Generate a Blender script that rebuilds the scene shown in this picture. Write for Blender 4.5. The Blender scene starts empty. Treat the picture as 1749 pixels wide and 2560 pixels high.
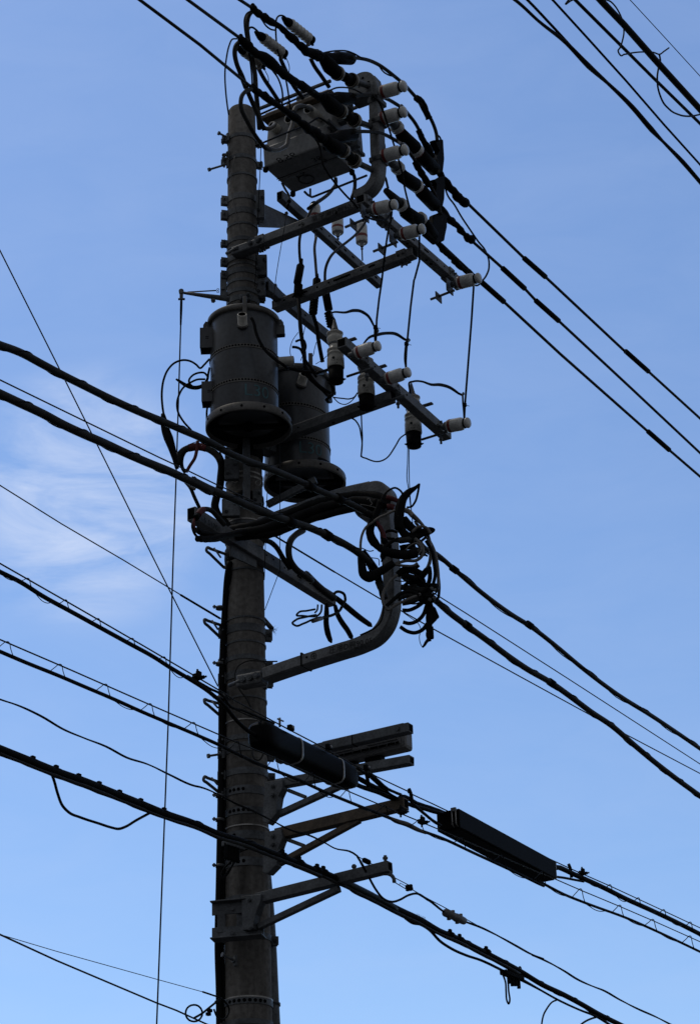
import bpy, bmesh, math, random
from mathutils import Vector as V, Matrix
random.seed(7)
sc = bpy.context.scene
C = sc.collection
# ------------------------------------------------------------------ camera
F_PX, PITCH, ROLL, CAMZ, D = 5500.0, math.radians(26), math.radians(-1.75), 1.6, 12.5
fw = V((0, math.cos(PITCH), math.sin(PITCH)))
u0 = V((0, -math.sin(PITCH), math.cos(PITCH)))
r0 = V((1, 0, 0))
RT = r0*math.cos(ROLL) + u0*math.sin(ROLL)
UP = u0*math.cos(ROLL) - r0*math.sin(ROLL)
CO = V((0, 0, CAMZ))
cam = bpy.data.cameras.new('camera')
cob = bpy.data.objects.new('camera', cam)
C.objects.link(cob)
m = Matrix.Identity(4)
for i in range(3):
    m[i][0], m[i][1], m[i][2], m[i][3] = RT[i], UP[i], -fw[i], CO[i]
cob.matrix_world = m
cam.sensor_fit = 'VERTICAL'
cam.sensor_height = 36
cam.lens = 36*F_PX/2560
cam.clip_end = 3000
sc.camera = cob
# ------------------------------------------------------------------ sky, sun, exposure
SUN_EL, SUN_AZ = math.radians(65), math.radians(-62)        # azimuth from +Y, clockwise
w = bpy.data.worlds.new('World')
sc.world = w
w.use_nodes = True
nt = w.node_tree
N = nt.nodes; L = nt.links
bg = N['Background']
sky = N.new('ShaderNodeTexSky')
sky.sky_type = 'NISHITA'
sky.sun_disc = False
sky.sun_elevation = SUN_EL
sky.sun_rotation = SUN_AZ
sky.air_density, sky.dust_density, sky.ozone_density = 1.0, 0.6, 2.0
bg.inputs['Strength'].default_value = 0.13
tc = N.new('ShaderNodeTexCoord')
mp = N.new('ShaderNodeMapping')
mp.inputs['Scale'].default_value = (2.2, 2.2, 7.0)
mp.inputs['Rotation'].default_value = (0, math.radians(-14), 0)
L.new(tc.outputs['Generated'], mp.inputs['Vector'])
n1 = N.new('ShaderNodeTexNoise')
n1.inputs['Scale'].default_value = 6.0
n1.inputs['Detail'].default_value = 7
n1.inputs['Roughness'].default_value = 0.6
n1.inputs['Distortion'].default_value = 0.5
L.new(mp.outputs['Vector'], n1.inputs['Vector'])
cr_ = N.new('ShaderNodeValToRGB')
cr_.color_ramp.elements[0].position = 0.36
cr_.color_ramp.elements[1].position = 0.66
L.new(n1.outputs['Fac'], cr_.inputs['Fac'])
# a thin bank of cloud low in the west
dv = N.new('ShaderNodeVectorMath'); dv.operation = 'DOT_PRODUCT'
dv.inputs[1].default_value = (V((-0.118, 0.887, 0.444))).normalized()
L.new(tc.outputs['Generated'], dv.inputs[0])
mr = N.new('ShaderNodeMapRange')
mr.interpolation_type = 'SMOOTHSTEP'
mr.inputs['From Min'].default_value = math.cos(math.radians(3.8))
mr.inputs['From Max'].default_value = math.cos(math.radians(0.6))
mr.inputs['To Min'].default_value = 0.06
mr.inputs['To Max'].default_value = 0.92
L.new(dv.outputs['Value'], mr.inputs['Value'])
mu = N.new('ShaderNodeMath'); mu.operation = 'MULTIPLY'
L.new(cr_.outputs['Color'], mu.inputs[0]); L.new(mr.outputs['Result'], mu.inputs[1])
tint = N.new('ShaderNodeMixRGB'); tint.blend_type = 'MULTIPLY'; tint.inputs['Fac'].default_value = 1
tint.inputs['Color2'].default_value = (1.05, 1.16, 1.30, 1)
L.new(sky.outputs['Color'], tint.inputs['Color1'])
cl = N.new('ShaderNodeMixRGB'); cl.blend_type = 'MIX'
cl.inputs['Color2'].default_value = (4.7, 5.5, 7.3, 1)
L.new(mu.outputs['Value'], cl.inputs['Fac']); L.new(tint.outputs['Color'], cl.inputs['Color1'])
# unseen grey cloud deck added overhead and behind the viewer to darken facing surfaces
d2 = N.new('ShaderNodeVectorMath'); d2.operation = 'DOT_PRODUCT'
d2.inputs[1].default_value = V((0.0, 0.90, 0.44)).normalized()
L.new(tc.outputs['Generated'], d2.inputs[0])
n2 = N.new('ShaderNodeTexNoise'); n2.inputs['Scale'].default_value = 2.6; n2.inputs['Detail'].default_value = 6
L.new(tc.outputs['Generated'], n2.inputs['Vector'])
ad = N.new('ShaderNodeMath'); ad.operation = 'MULTIPLY_ADD'
ad.inputs[1].default_value = 0.22; L.new(n2.outputs['Fac'], ad.inputs[0]); L.new(d2.outputs['Value'], ad.inputs[2])
m2 = N.new('ShaderNodeMapRange'); m2.interpolation_type = 'SMOOTHSTEP'
m2.inputs['From Min'].default_value = 0.62; m2.inputs['From Max'].default_value = 0.92
L.new(ad.outputs['Value'], m2.inputs['Value'])
dk = N.new('ShaderNodeMixRGB'); dk.inputs['Color1'].default_value = (1.42, 1.53, 1.74, 1)
L.new(m2.outputs['Result'], dk.inputs['Fac']); L.new(cl.outputs['Color'], dk.inputs['Color2'])
L.new(dk.outputs['Color'], bg.inputs['Color'])
sun = bpy.data.lights.new('sun', 'SUN')
sun.energy = 0.5
sun.angle = math.radians(12)
sun.color = (1.0, 0.93, 0.82)
so = bpy.data.objects.new('sun', sun)
C.objects.link(so)
sd = V((math.sin(SUN_AZ)*math.cos(SUN_EL), math.cos(SUN_AZ)*math.cos(SUN_EL), math.sin(SUN_EL)))
so.rotation_euler = sd.to_track_quat('Z', 'Y').to_euler()
so.location = (0, 0, 30)
vs = sc.view_settings
vs.view_transform = 'Standard'; vs.look = 'None'; vs.gamma = 1; vs.use_curve_mapping = False
vs.exposure = 0.0
# ------------------------------------------------------------------ picture rays -> real places
# street runs along U (away to the right), crossarms along W (towards the right and the viewer)
AZ = math.radians(30)
U = V((math.sin(AZ), math.cos(AZ), 0)); W = V((math.cos(AZ), -math.sin(AZ), 0)); Z = V((0, 0, 1))
def ray(p): return fw + RT*((p[0]-874.5)/F_PX) - UP*((p[1]-1280)/F_PX)
_d = ray((604, 277)); PXX = _d.x/_d.y*D; TOPZ = CAMZ + _d.z/_d.y*D
P0 = V((PXX, D, 0))
def S(q, p):                      # on the vertical plane along the street, q metres out from the pole axis
    r = ray(p); return CO + r*(((P0+W*q-CO).dot(W))/r.dot(W))
def A(t, p):                      # on the vertical plane across the street, t metres along it
    r = ray(p); return CO + r*(((P0+U*t-CO).dot(U))/r.dot(U))
def Y(y, p):                      # at depth y
    r = ray(p); return CO + r*(y/r.y)
def H(z, p):                      # at height z
    r = ray(p); return CO + r*((z-CAMZ)/r.z)
def pm(n, at): return n*(at-CO).dot(fw)/F_PX           # apparent size -> metres there
def crop(ox, oy, s): return lambda *pts: [(ox+x/s, oy+y/s) for x, y in pts]
# ------------------------------------------------------------------ materials
MATS = {}
def mat(name, col, rough=0.6, metal=0.0, var=0.25, scale=8.0, bump=0.0, streak=False, col2=None, spec=0.5, patch=0.5):
    if name in MATS: return MATS[name]
    mt = bpy.data.materials.new(name); mt.use_nodes = True
    t = mt.node_tree; n = t.nodes; l = t.links
    b = n['Principled BSDF']
    b.inputs['Roughness'].default_value = rough
    b.inputs['Metallic'].default_value = metal
    b.inputs['Specular IOR Level'].default_value = spec
    co = n.new('ShaderNodeTexCoord'); ma = n.new('ShaderNodeMapping')
    ma.inputs['Scale'].default_value = (1, 1, 0.12 if streak else 1)
    l.new(co.outputs['Object'], ma.inputs['Vector'])
    no = n.new('ShaderNodeTexNoise'); no.inputs['Scale'].default_value = scale
    no.inputs['Detail'].default_value = 6; no.inputs['Roughness'].default_value = 0.65
    l.new(ma.outputs['Vector'], no.inputs['Vector'])
    rp = n.new('ShaderNodeValToRGB')
    c2 = col2 or tuple(c*(1-var) for c in col)
    rp.color_ramp.elements[0].position = 0.36; rp.color_ramp.elements[1].position = 0.68
    rp.color_ramp.elements[0].color = (*c2, 1)
    rp.color_ramp.elements[1].color = (*[min(1, c*(1+var*0.6)) for c in col], 1)
    l.new(no.outputs['Fac'], rp.inputs['Fac'])
    fine = n.new('ShaderNodeTexNoise'); fine.inputs['Scale'].default_value = scale*9; fine.inputs['Detail'].default_value = 4
    l.new(co.outputs['Object'], fine.inputs['Vector'])
    mx = n.new('ShaderNodeMixRGB'); mx.blend_type = 'MULTIPLY'; mx.inputs['Fac'].default_value = patch
    fr = n.new('ShaderNodeValToRGB'); fr.color_ramp.elements[0].position = 0.3; fr.color_ramp.elements[1].position = 0.62
    fr.color_ramp.elements[0].color = (.45, .43, .42, 1)
    l.new(fine.outputs['Fac'], fr.inputs['Fac'])
    l.new(rp.outputs['Color'], mx.inputs['Color1']); l.new(fr.outputs['Color'], mx.inputs['Color2'])
    l.new(mx.outputs['Color'], b.inputs['Base Color'])
    if bump:
        bp = n.new('ShaderNodeBump'); bp.inputs['Strength'].default_value = bump; bp.inputs['Distance'].default_value = 0.01
        l.new(fine.outputs['Fac'], bp.inputs['Height']); l.new(bp.outputs['Normal'], b.inputs['Normal'])
    MATS[name] = mt
    return mt
CONC = mat('weathered_concrete', (.21, .196, .178), .9, 0, .68, 4, .5, True, spec=.15, patch=.65)
GALV = mat('galvanised_steel', (.19, .195, .198), .55, .2, .45, 9, .1, patch=.7)
GALVD = mat('dull_galvanised_steel', (.125, .135, .145), .55, .2, .45, 9, .1, patch=.7)
RUST = mat('rust_stained_steel', (.13, .098, .068), .7, .1, .45, 14, .1)
TANK = mat('tank_grey_paint', (.068, .076, .086), .34, .0, .45, 4, .02, True, col2=(.050, .050, .052))
TANKL = mat('tank_rim_grey', (.17, .16, .145), .5, .1, .3, 8)
BOXG = mat('switch_box_grey', (.25, .25, .245), .5, .0, .3, 5, .02, True)
CER = mat('white_porcelain', (.74, .73, .69), .25, 0, .3, 14, spec=.5, patch=.4)
CERD = mat('grey_porcelain', (.58, .55, .48), .3, 0, .25, 7, spec=.5, patch=.4)
CERK = mat('stained_brown_porcelain', (.10, .085, .065), .3, 0, .3, 9, spec=.5)
RED = mat('dark_red_band', (.25, .04, .035), .5, 0, .25, 8)
REDT = mat('faded_red_tape', (.14, .022, .026), .7, 0, .35, 20)
BLK = mat('black_rubber', (.012, .012, .013), .7, 0, .3, 10, .1, spec=.05)
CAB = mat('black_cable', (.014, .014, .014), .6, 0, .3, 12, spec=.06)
CABG = mat('aged_dark_cable', (.045, .045, .043), .6, 0, .35, 12, .08, spec=.1)
GRN = mat('dark_green_sleeve', (.005, .014, .010), .5, 0, .3, 8, spec=.3)
GREY = mat('grey_lead_cable', (.16, .15, .14), .55, 0, .25, 12)
PALE = mat('pale_tape', (.50, .48, .42), .6, 0, .25, 14)
PLAS = mat('grey_plastic', (.20, .195, .19), .5, 0, .15, 6)
PLASD = mat('black_plastic', (.004, .004, .0045), .55, 0, .25, 8, spec=.06)
STL = mat('bright_steel_strap', (.45, .43, .4), .35, .4, .25, 12)
HOLE = mat('dark_hole', (.004, .004, .005), .9, 0, .1, 8, spec=.05)
INK = mat('black_stencil_ink', (.012, .012, .013), .8, 0, .25, 18)
TEAL = mat('teal_stencil_ink', (.09, .21, .24), .7, 0, .3, 20)
ASPH = mat('asphalt', (.05, .05, .05), .9, 0, .3, 3)
GRAV = mat('bare_ground', (.05, .046, .04), .95, 0, .35, 1.2)
# ------------------------------------------------------------------ mesh builder
def crv(p, n=5):
    """smooth curve through points, tangents weighted by spacing so long and short steps do not overshoot"""
    p = [tuple(q) for q in p]
    if len(p) < 3 or n <= 1: return p
    k = len(p); m = len(p[0]); e = min(m, 3)
    dl = [max(math.dist(p[i][:e], p[i+1][:e]), 1e-6) for i in range(k-1)]
    sl = [[(p[i+1][j]-p[i][j])/dl[i] for j in range(m)] for i in range(k-1)]
    tg = [sl[0]]+[[(sl[i-1][j]*dl[i]+sl[i][j]*dl[i-1])/(dl[i]+dl[i-1]) for j in range(m)] for i in range(1, k-1)]+[sl[-1]]
    out = []
    for i in range(k-1):
        for q in range(n):
            t = q/n; t2 = t*t; t3 = t2*t
            out.append(tuple((2*t3-3*t2+1)*p[i][j]+(t3-2*t2+t)*dl[i]*tg[i][j]+(3*t2-2*t3)*p[i+1][j]+(t3-t2)*dl[i]*tg[i+1][j] for j in range(e))+tuple(p[i][j]+(p[i+1][j]-p[i][j])*t for j in range(e, m)))
    out.append(p[-1])
    return out
class MB:
    def __init__(s): s.bm = bmesh.new(); s.mats = []
    def mi(s, m):
        if m not in s.mats: s.mats.append(m)
        return s.mats.index(m)
    def face(s, vs, m, smooth=False):
        try: f = s.bm.faces.new(vs)
        except ValueError: return None
        f.material_index = s.mi(m); f.smooth = smooth
        return f
    def tube(s, pts, r, m=None, n=8, sub=1, caps=True, flat=1.0, fdir=None):
        """round bar through 3D points; r a number or one radius per point"""
        pts = [V(p) for p in pts]
        rs = list(r) if isinstance(r, (list, tuple)) else [r]*len(pts)
        if sub > 1:
            q = crv([(*p, a) for p, a in zip(pts, rs)], sub)
            pts = [V(p[:3]) for p in q]; rs = [max(p[3], 1e-4) for p in q]
        rings = []; nx = None
        for i, p in enumerate(pts):
            t = (pts[min(i+1, len(pts)-1)]-pts[max(i-1, 0)])
            if t.length < 1e-9: t = V((0, 0, 1))
            t.normalize()
            if nx is None:
                nx = fdir.copy() if fdir is not None else (Z if abs(t.z) < .9 else V((1, 0, 0)))
            nx = nx - t*nx.dot(t)
            if nx.length < 1e-6: nx = t.orthogonal()
            nx.normalize()
            ny = t.cross(nx)
            rings.append([s.bm.verts.new(p+nx*(math.cos(2*math.pi*k/n)*rs[i])+ny*(math.sin(2*math.pi*k/n)*rs[i]*flat)) for k in range(n)])
        for a, b in zip(rings, rings[1:]):
            for k in range(n): s.face((a[k], a[(k+1) % n], b[(k+1) % n], b[k]), m, True)
        if caps:
            s.face(rings[0][::-1], m); s.face(rings[-1], m)
        return s
    def lathe(s, o, ax, prof, m, n=24, caps=True, smooth=True):
        """prof: (radius, height[, material of the stretch up to the next])"""
        ax = V(ax).normalized(); x = ax.orthogonal().normalized(); y = ax.cross(x)
        rings = []
        for p in prof:
            c = V(o)+ax*p[1]
            rings.append([s.bm.verts.new(c+x*(math.cos(2*math.pi*k/n)*p[0])+y*(math.sin(2*math.pi*k/n)*p[0])) for k in range(n)])
        for i in range(len(rings)-1):
            mm = prof[i][2] if len(prof[i]) > 2 else m
            for k in range(n): s.face((rings[i][k], rings[i][(k+1) % n], rings[i+1][(k+1) % n], rings[i+1][k]), mm, smooth)
        if caps:
            s.face(rings[0][::-1], prof[0][2] if len(prof[0]) > 2 else m); s.face(rings[-1], m)
        return s
    def hexa(s, c8, m, bevel=0.0):
        v = [s.bm.verts.new(V(c)) for c in c8]
        fs = [s.face([v[i] for i in q], m) for q in ((0, 3, 2, 1), (4, 5, 6, 7), (0, 1, 5, 4), (1, 2, 6, 5), (2, 3, 7, 6), (3, 0, 4, 7))]
        if bevel > 0:
            es = list({e for f in fs for e in f.edges})
            bmesh.ops.bevel(s.bm, geom=es, offset=bevel, segments=2, affect='EDGES', profile=.5, material=-1)
        return s
    def box(s, c, x, y, z, m, bevel=0.0):
        c = V(c)
        return s.hexa([c-x-y-z, c+x-y-z, c+x+y-z, c-x+y-z, c-x-y+z, c+x-y+z, c+x+y+z, c-x+y+z], m, bevel)
    def beam(s, a, b, wd, ht, m, up=Z, bevel=.004):
        a, b = V(a), V(b); d = b-a; ln = d.length; d.normalize()
        sd = d.cross(up).normalized(); uu = sd.cross(d)
        return s.box((a+b)/2, d*(ln/2), sd*(wd/2), uu*(ht/2), m, bevel)
    def prism(s, poly, vec, m, bevel=0.0):
        a = [s.bm.verts.new(V(p)-vec/2) for p in poly]; b = [s.bm.verts.new(V(p)+vec/2) for p in poly]
        fs = [s.face(a[::-1], m), s.face(b, m)]
        for i in range(len(a)):
            j = (i+1) % len(a); fs.append(s.face((a[i], a[j], b[j], b[i]), m))
        if bevel > 0:
            es = list({e for f in fs if f for e in f.edges})
            bmesh.ops.bevel(s.bm, geom=es, offset=bevel, segments=2, affect='EDGES', profile=.5, material=-1)
        return s
    def sweep(s, path, side, ws, wn, m, bev=.2, sub=6):
        """rounded rectangular section along a planar path; side = plane normal"""
        pts = [V(p) for p in (crv([tuple(p) for p in path], sub) if sub > 1 else path)]
        side = side.normalized(); rings = []
        b = bev
        sec = [(-1, -1+b), (-1, 1-b), (-1+b, 1), (1-b, 1), (1, 1-b), (1, -1+b), (1-b, -1), (-1+b, -1)]
        for i, p in enumerate(pts):
            t = (pts[min(i+1, len(pts)-1)]-pts[max(i-1, 0)]).normalized()
            nn = side.cross(t).normalized()
            rings.append([s.bm.verts.new(p+side*(x*ws/2)+nn*(y*wn/2)) for x, y in sec])
        k8 = len(sec)
        for a, c in zip(rings, rings[1:]):
            for k in range(k8): s.face((a[k], a[(k+1) % k8], c[(k+1) % k8], c[k]), m, False)
        s.face(rings[0][::-1], m); s.face(rings[-1], m)
        return s
    def bolt(s, c, ax, r, ln, m):
        ax = V(ax).normalized()
        s.tube([V(c), V(c)+ax*ln], r*.55, m, 8)
        s.lathe(V(c)+ax*(ln*.25), ax, [(r, 0), (r, r*.9)], m, 6, smooth=False)
        return s
    def ball(s, c, r, m, sq=1.0):
        pr = [(max(r*math.sin(math.pi*i/8), 1e-4), -r*sq*math.cos(math.pi*i/8)) for i in range(9)]
        return s.lathe(c, Z, pr, m, 12)
    def slots(s, c, d, up, nrm, spec, m=None):
        """dark openings lying 1.5 mm proud on a face: (offset along d, offset along up, length, height)"""
        for o, v, ln, h in spec:
            p = V(c)+d*o+up*v+nrm*.0008
            k = 12; pts = []
            for i in range(k):
                a = 2*math.pi*i/k; hx = max((ln-h)/2, 0)
                pts.append(p+d*(math.cos(a)*h/2+(hx if math.cos(a) > 0 else -hx))+up*(math.sin(a)*h/2))
            s.prism(pts, nrm*.0016, m or HOLE)
        return s
def xform_org(o):
    return V(o.get('_wo', (0, 0, 0)))
WORG = {}
def obj(name, mb, parent=None, kind=None, label=None):
    me = bpy.data.meshes.new(name)
    bm = mb.bm
    bmesh.ops.recalc_face_normals(bm, faces=bm.faces)
    if parent is not None: org = WORG[parent.name]
    else:
        org = V((0, 0, 0))
        lo = [min(v.co[i] for v in bm.verts) for i in range(3)]; hi = [max(v.co[i] for v in bm.verts) for i in range(3)]
        org = V(((lo[0]+hi[0])/2, (lo[1]+hi[1])/2, lo[2]))
    for v in bm.verts: v.co -= org
    bm.to_mesh(me); bm.free()
    for mm in mb.mats: me.materials.append(mm)
    o = bpy.data.objects.new(name, me); C.objects.link(o)
    if parent is not None: o.parent = parent
    else: o.location = org
    WORG[o.name] = org
    if kind: o['kind'] = kind
    if label: o['label'] = label
    return o
def tag(o, label, cat, group=None):
    o['label'] = label; o['category'] = cat
    if group: o['group'] = group
    return o
def thing(name, label, cat, loc, group=None):
    o = bpy.data.objects.new(name, None); C.objects.link(o)
    o.location = loc; o.empty_display_size = .1
    WORG[o.name] = V(loc)
    return tag(o, label, cat, group)
def text(name, s, o, xd, yd, h, m, parent, cyl=None, space=1.0):
    """flat lettering: o = lower left, xd reading direction, yd up; cyl=(axis point) wraps it round a vertical tank"""
    cu = bpy.data.curves.new(name, 'FONT'); cu.body = s; cu.size = 1; cu.space_character = space
    cu.resolution_u = 3
    to = bpy.data.objects.new('tmp', cu); C.objects.link(to)
    bpy.context.view_layer.update()
    me = bpy.data.meshes.new_from_object(to.evaluated_get(bpy.context.evaluated_depsgraph_get()))
    bpy.data.objects.remove(to)
    if not me.vertices: return None
    k = h/.72; xd = V(xd).normalized(); yd = V(yd).normalized(); nrm = xd.cross(yd)
    org = WORG[parent.name]
    if cyl:
        bm = bmesh.new(); bm.from_mesh(me)
        bmesh.ops.triangulate(bm, faces=bm.faces[:])
        bm.to_mesh(me); bm.free()
    for v in me.vertices:
        if cyl:
            ax, rr, a0 = cyl
            a = a0 + v.co.x*k/rr
            p = V((ax.x+math.sin(a)*rr, ax.y-math.cos(a)*rr, o.z+v.co.y*k))
        else: p = V(o)+xd*(v.co.x*k)+yd*(v.co.y*k)+nrm*.003
        v.co = p-org
    me.materials.clear(); me.materials.append(m)
    ob = bpy.data.objects.new(name, me); C.objects.link(ob); ob.parent = parent
    WORG[ob.name] = org
    return ob
def lump(pts, r, amp=.35, step=.03, seed=1):
    """taped, lumpy run of cable -> (points, radii)"""
    rnd = random.Random(seed); q = [V(p) for p in crv([tuple(p) for p in pts], 4)]
    out = [q[0]]; acc = 0
    for a, b in zip(q, q[1:]):
        n = max(1, int((b-a).length/step))
        for i in range(1, n+1): out.append(a.lerp(b, i/n))
    rs = []; cur = r
    for i, p in enumerate(out):
        cur = .55*cur + .45*r*(1+amp*rnd.uniform(-1, 1.3)); rs.append(cur)
        out[i] = p + V((rnd.uniform(-1, 1), rnd.uniform(-1, 1), rnd.uniform(-1, 1)))*r*amp*.25
    return out, rs
def helix(pts, R, pitch, n=10):
    q = [V(p) for p in crv([tuple(p) for p in pts], 6)]; out = []; L_ = 0; nx = None
    dense = [q[0]]
    for a, b in zip(q, q[1:]):
        k = max(1, int((b-a).length/(pitch/n)))
        for i in range(1, k+1): dense.append(a.lerp(b, i/k))
    for i, p in enumerate(dense):
        t = (dense[min(i+1, len(dense)-1)]-dense[max(i-1, 0)]).normalized()
        if i: L_ += (p-dense[i-1]).length
        sd = t.cross(Z).normalized(); up = sd.cross(t)
        a = 2*math.pi*L_/pitch
        out.append(p+sd*(math.cos(a)*R)+up*(math.sin(a)*R))
    return out
def ext(pts, a=0, b=0, sag=0.0):
    """carry a span on beyond the frame"""
    p = [V(x) for x in pts]
    if a:
        d = (p[0]-p[1]).normalized(); p = [p[0]+d*a] + p
    if b:
        d = (p[-1]-p[-2]).normalized(); p = p + [p[-1]+d*b]
    return p
def wire(name, label, cat, pts, rpx, m=None, group=None, sub=5, n=8, e=(0, 0), sleeves=(), smat=None, spiral=None, lumpy=None):
    """one cable through 3D points; rpx = radius as seen, in photo pixels at its middle"""
    m = m or CAB
    ref = V(pts[len(pts)//2])
    r = pm(rpx, ref) if not isinstance(rpx, (list, tuple)) else [pm(x, ref) for x in rpx]
    P = ext(pts, *e)
    if isinstance(r, list): r = ([r[0]] if e[0] else []) + r + ([r[-1]] if e[1] else [])
    mb = MB()
    if lumpy:
        q, rs = lump(P, r, lumpy, seed=len(name)+int(rpx*7)); mb.tube(q, rs, m, n)
    else: mb.tube(P, r, m, n, sub)
    o = tag(obj(name, mb), label, cat, group)
    for sl in sleeves:
        a, rr = sl[0], pm(sl[1], ref)
        obj('splice_sleeve', MB().tube([a[0].lerp(a[-1], -.05)]+list(a)+[a[-1].lerp(a[0], -.05)], [rr*.5]+[rr]*len(a)+[rr*.5], smat or BLK, 10, 3), o)
    if spiral:
        R, rw, pitch = spiral
        obj('binding_wire', MB().tube(helix(P, pm(R, ref), pitch), pm(rw, ref), CAB, 5), o)
    return o
# ------------------------------------------------------------------ ground (below the frame)
mb = MB(); mb.box((0, 0, -.5), V((900, 0, 0)), V((0, 900, 0)), V((0, 0, .5)), GRAV)
obj('ground', mb, kind='structure')
mb = MB(); q0 = P0*1; q0.z = .004
mb.box(q0+W*5.2, U*800, W*3.6, Z*.004, ASPH)
obj('road', mb, kind='structure')
# ------------------------------------------------------------------ the pole
def prad(z): return .095+(TOPZ-z)/150
def pax(z): return V((P0.x, P0.y, z))
def pz(py, y=None):               # height on the near face of the pole seen at picture row py
    x = 604+(py-400)*.00675
    z = Y(D, (x, py)).z
    for _ in range(3): z = Y(D-prad(z), (x, py)).z
    return z
pole = thing('utility_pole', 'tall tapered weathered concrete pole carrying two grey transformers and many cables', 'pole', (P0.x, P0.y, 0))
mb = MB()
prof = [(prad(z), z) for z in [i*(TOPZ-.02)/24 for i in range(25)]]+[(prad(TOPZ)-.012, TOPZ)]
mb.lathe((P0.x, P0.y, 0), Z, prof, CONC, 40)
obj('shaft', mb, pole)
mb = MB(); mb.lathe((P0.x, P0.y, TOPZ-.004), Z, [(prad(TOPZ)-.02, 0), (prad(TOPZ)-.024, .008), (.001, .010)], GALVD, 32)
obj('top_cap', mb, pole)
def band(py, h=.03, m=GALVD, lug=None, lugs2=True, r_=.006, holes=0, tl=0.0):
    z = pz(py); r = prad(z)+r_
    mb = MB()
    mb.lathe(pax(z-h/2), Z, [(r-.008, 0), (r, 0), (r, h), (r-.008, h)], m, 40, caps=False, smooth=False)
    if lug is not None:
        for a in ([lug, lug+math.pi] if lugs2 else [lug]):
            d = V((math.cos(a), math.sin(a), 0)); s2 = d.cross(Z)
            for sg in (-1, 1):
                mb.box(pax(z)+d*(r+.018)+s2*(.014*sg), d*.022, s2*.0035, Z*(h*.75), m, .002)
            mb.bolt(pax(z)+d*(r+.022)-s2*.045, s2, .011, .095, m)
            mb.bolt(pax(z)+d*(r+.022)+s2*.02, s2, .013, .012, m)
    for k in range(holes):
        a = -math.pi/2-.75+k*.22; d = V((math.cos(a), math.sin(a), 0))
        mb.lathe(pax(z)+d*(r-.001), d, [(.0105, 0), (.0105, .0025)], HOLE, 12)
    return obj('pole_band', mb, pole)
LF = math.radians(195)
for a in ((335, .026, GALVD, LF), (432, .016, GALVD, None), (556, .014, GALVD, None), (594, .03, GALVD, LF), (612, .012, GALVD, None), (656, .014, GALV, None), (722, .03, GALVD, LF), (1600, .012, GALVD, None), (1640, .03, GALVD, LF), (1840, .03, GALVD, LF), (2240, .02, GALVD, None), (2335, .035, GALVD, LF), (388, .03, GALVD, LF), (487, .045, GALV, LF), (523, .045, GALV, LF), (640, .04, GALVD, LF),
          (673, .04, GALVD, LF), (697, .022, GALVD, None), (742, .04, GALVD, None), (1178, .012, STL, None), (1190, .012, STL, None),
          (1296, .008, STL, None), (1303, .02, GALVD, None), (1419, .012, GALVD, None), (1540, .012, GALVD, None), (1566, .05, GALVD, LF),
          (1682, .05, GALVD, LF), (1739, .012, GALVD, None), (1797, .008, STL, None), (1865, .055, GALVD, LF), (1925, .04, GALVD, LF),
          (1972, .05, GALVD, LF), (2024, .045, GALVD, None), (2061, .008, STL, None), (2085, .05, GALVD, None), (2152, .05, GALVD, None),
          (2490, .008, STL, None), (2500, .035, GALVD, None), (2552, .03, GALVD, LF)):
    band(a[0], a[1], a[2], a[3], holes={1566: 0, 1972: 4, 2024: 5, 2085: 2, 2152: 4, 2500: 8}.get(a[0], 0))
# hardware and straps under the front drum, where the pole is crowded
for nm, x0, y0, x1, y1, dy, m_ in (('hanger_channel', 607, 1098, 626, 1252, .20, GALVD), ('bolt_plate', 561, 1150, 598, 1200, .17, GALVD), ('bolt_plate', 555, 1250, 600, 1292, .17, GALVD), ('bolt_plate', 632, 1225, 655, 1262, .14, GALVD),
                                   ('bolt_plate', 640, 640, 668, 690, .02, GALVD), ('bolt_plate', 640, 700, 664, 742, .02, GALVD), ('bolt_plate', 600, 738, 628, 752, .12, GALVD), ('bolt_plate', 648, 1672, 668, 1722, .05, GALVD), ('bolt_plate', 640, 478, 662, 548, .08, GALVD)):
    a, b = Y(D-dy, (x0, y0)), Y(D-dy, (x1, y1)); c = (a+b)/2; mb = MB()
    mb.box(c, V((abs(b.x-a.x)/2, 0, 0)), V((0, .02, 0)), Z*(abs(a.z-b.z)/2), m_, .005)
    if nm == 'bolt_plate':
        for sg in (-1, 1): mb.bolt(c+V((sg*abs(b.x-a.x)*.25, -.018, abs(a.z-b.z)*.22*sg)), V((0, -1, 0)), .013, .03, GALVD)
    obj(nm, mb, pole)
for py, h in ((1376, .10), (1332, .05), (1236, .06), (1120, .09)):  # added dark sleeves standing in for cable and tank shadow on the pole
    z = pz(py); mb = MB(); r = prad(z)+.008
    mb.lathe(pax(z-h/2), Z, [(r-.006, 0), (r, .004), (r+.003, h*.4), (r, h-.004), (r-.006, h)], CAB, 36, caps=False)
    obj('shade_sleeve', mb, pole)
# step bolts
for (x0, y0, x1, y1) in ((547, 333, 572, 345), (560, 388, 572, 386), (523, 424, 572, 409), (521, 1890, 560, 1884), (557, 2387, 592, 2404), (558, 1740, 575, 1738)):
    dy = D-.10 if x1 < 580 else D-.20
    a, b = Y(dy, (x0, y0)), Y(D-.06 if x1 < 580 else D-.14, (x1, y1))
    mb = MB(); d = (b-a).normalized()
    mb.tube([a, b], .0075, GALVD, 10); mb.lathe(a, d, [(.014, -.006), (.014, .008)], GALVD, 12)
    mb.lathe(a+d*((b-a).length*.72), d, [(.018, 0), (.018, .006)], GALVD, 12)
    mb.box(b+Z*.0-d*.01, d*.008, Z*.03, d.cross(Z).normalized()*.012, GALVD, .002)
    obj('step_bolt', mb, pole)
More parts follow.
